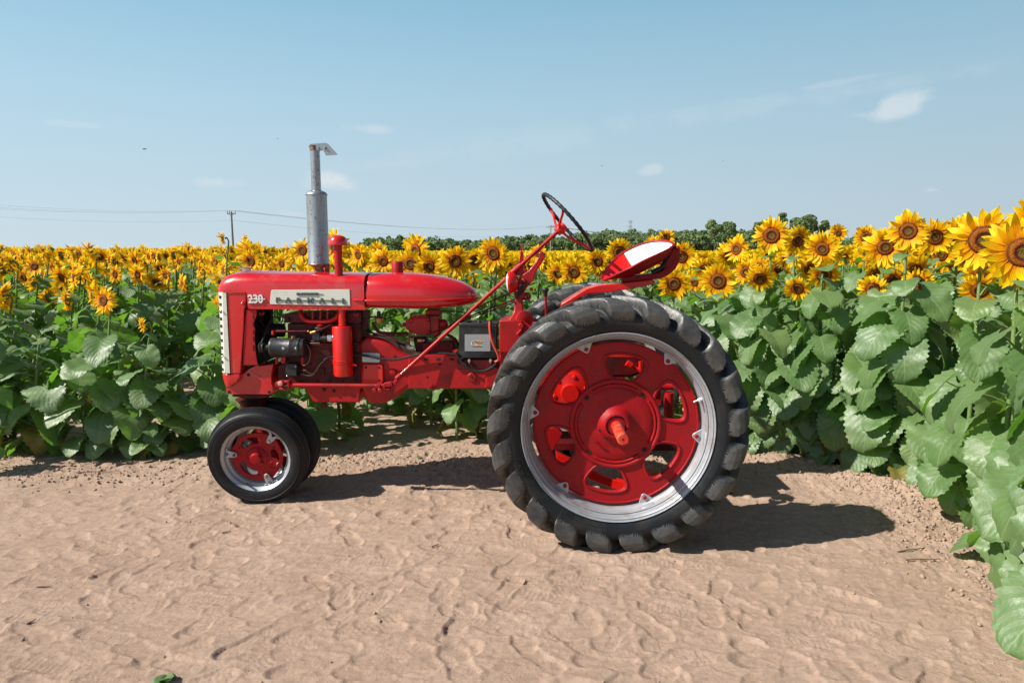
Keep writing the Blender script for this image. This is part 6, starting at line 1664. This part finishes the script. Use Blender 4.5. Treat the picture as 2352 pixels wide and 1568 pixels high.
nz = T.noise(20, 7, .55, mp.outputs[0]); nz2 = T.noise(7, 5, .6, mp.outputs[0])
mask = None
def cl(px, py, wx, wy, amp, rot=0.):
    global mask
    d = _F + _r * ((px - 1176) / F_PX) - _U * ((py - 784) / F_PX); d.normalize(); a0, e0 = atan2(d.x, d.y), math.asin(d.z)
    dx = T.math('SUBTRACT', az_, a0); dy = T.math('SUBTRACT', el_, e0); c, s = cos(rot), sin(rot)
    u = T.math('DIVIDE', T.math('ADD', T.math('MULTIPLY', dx, c), T.math('MULTIPLY', dy, s)), wx / F_PX); v = T.math('DIVIDE', T.math('SUBTRACT', T.math('MULTIPLY', dy, c), T.math('MULTIPLY', dx, s)), wy / F_PX)
    r2 = T.math('ADD', T.math('MULTIPLY', u, u), T.math('MULTIPLY', v, v))
    k = T.math('MULTIPLY', T.math('SUBTRACT', 1., T.math('SQRT', r2)), 1.)
    k = T.math('ADD', k, T.math('MULTIPLY', T.math('SUBTRACT', nz, .5), 3.0)); k = T.math('MULTIPLY', T.math('MULTIPLY', k, 1.3, True), T.math('SUBTRACT', 1.35, r2, True)); k = T.math('MULTIPLY', k, amp, True)
    mask = k if mask is None else T.math('MAXIMUM', mask, k)
for a in ((2060, 243, 88, 28, .62, .2), (755, 418, 68, 26, .8, -.15), (1497, 388, 36, 16, .4, .2), (2135, 437, 26, 11, .6), (848, 297, 58, 14, .4), (180, 287, 90, 8, .22), (500, 418, 60, 16, .38), (1930, 190, 110, 9, .2, .1), (670, 492, 30, 10, .22), (2338, 500, 50, 20, .25), (1180, 330, 380, 40, .12, .14), (1700, 250, 520, 26, .15, .08), (950, 375, 260, 12, .12, .08)): cl(*a)
# pale summer haze in the lowest part of the sky, fading out overhead
K = 1 / .06 / 2 ** EXPO
def lin(*c): return tuple((((x / 255 + .055) / 1.055) ** 2.4) * K for x in c)
hzc = T.ramp(el_, [(0, lin(192, 209, 218)), (.09, lin(184, 207, 220)), (.2, lin(169, 202, 220)), (.34, lin(140, 186, 212)), (.6, lin(100, 160, 200))])
side = T.math('ADD', 1.04, T.math('MULTIPLY', az_, -.14)); hzc2 = T.mix(1., hzc, (1, 1, 1), 'MULTIPLY'); vm = nt.nodes.new('ShaderNodeVectorMath'); vm.operation = 'SCALE'; nt.links.new(hzc2, vm.inputs[0]); nt.links.new(side, vm.inputs['Scale'])
hf = T.ramp(el_, [(0, (1, 1, 1)), (.34, (1, 1, 1)), (.5, (0, 0, 0))])
skyc = T.mix(hf, hs.outputs[0], vm.outputs[0])
mixc = T.mix(T.math('MULTIPLY', mask, 1.), skyc, lin(222, 230, 235))
nt.links.new(mixc, bg.inputs['Color']); bg.inputs['Strength'].default_value = .06
cam = bpy.data.cameras.new('camera'); co = bpy.data.objects.new('camera', cam); COL.objects.link(co)
cam.sensor_width = 36; cam.lens = 36 * F_PX / 2352; cam.clip_end = 5000; cam.clip_start = .05
co.matrix_world = Matrix.Translation((0, 0, CAM_H)) @ Matrix((( _r.x, _U.x, -_F.x, 0), (_r.y, _U.y, -_F.y, 0), (_r.z, _U.z, -_F.z, 0), (0, 0, 0, 1)))
SC.camera = co
vs = SC.view_settings; vs.view_transform = 'Standard'; vs.look = 'None'; vs.exposure = EXPO; vs.gamma = 1
SC.cycles.use_adaptive_sampling = True; SC.cycles.max_bounces = 8; SC.cycles.transparent_max_bounces = 8
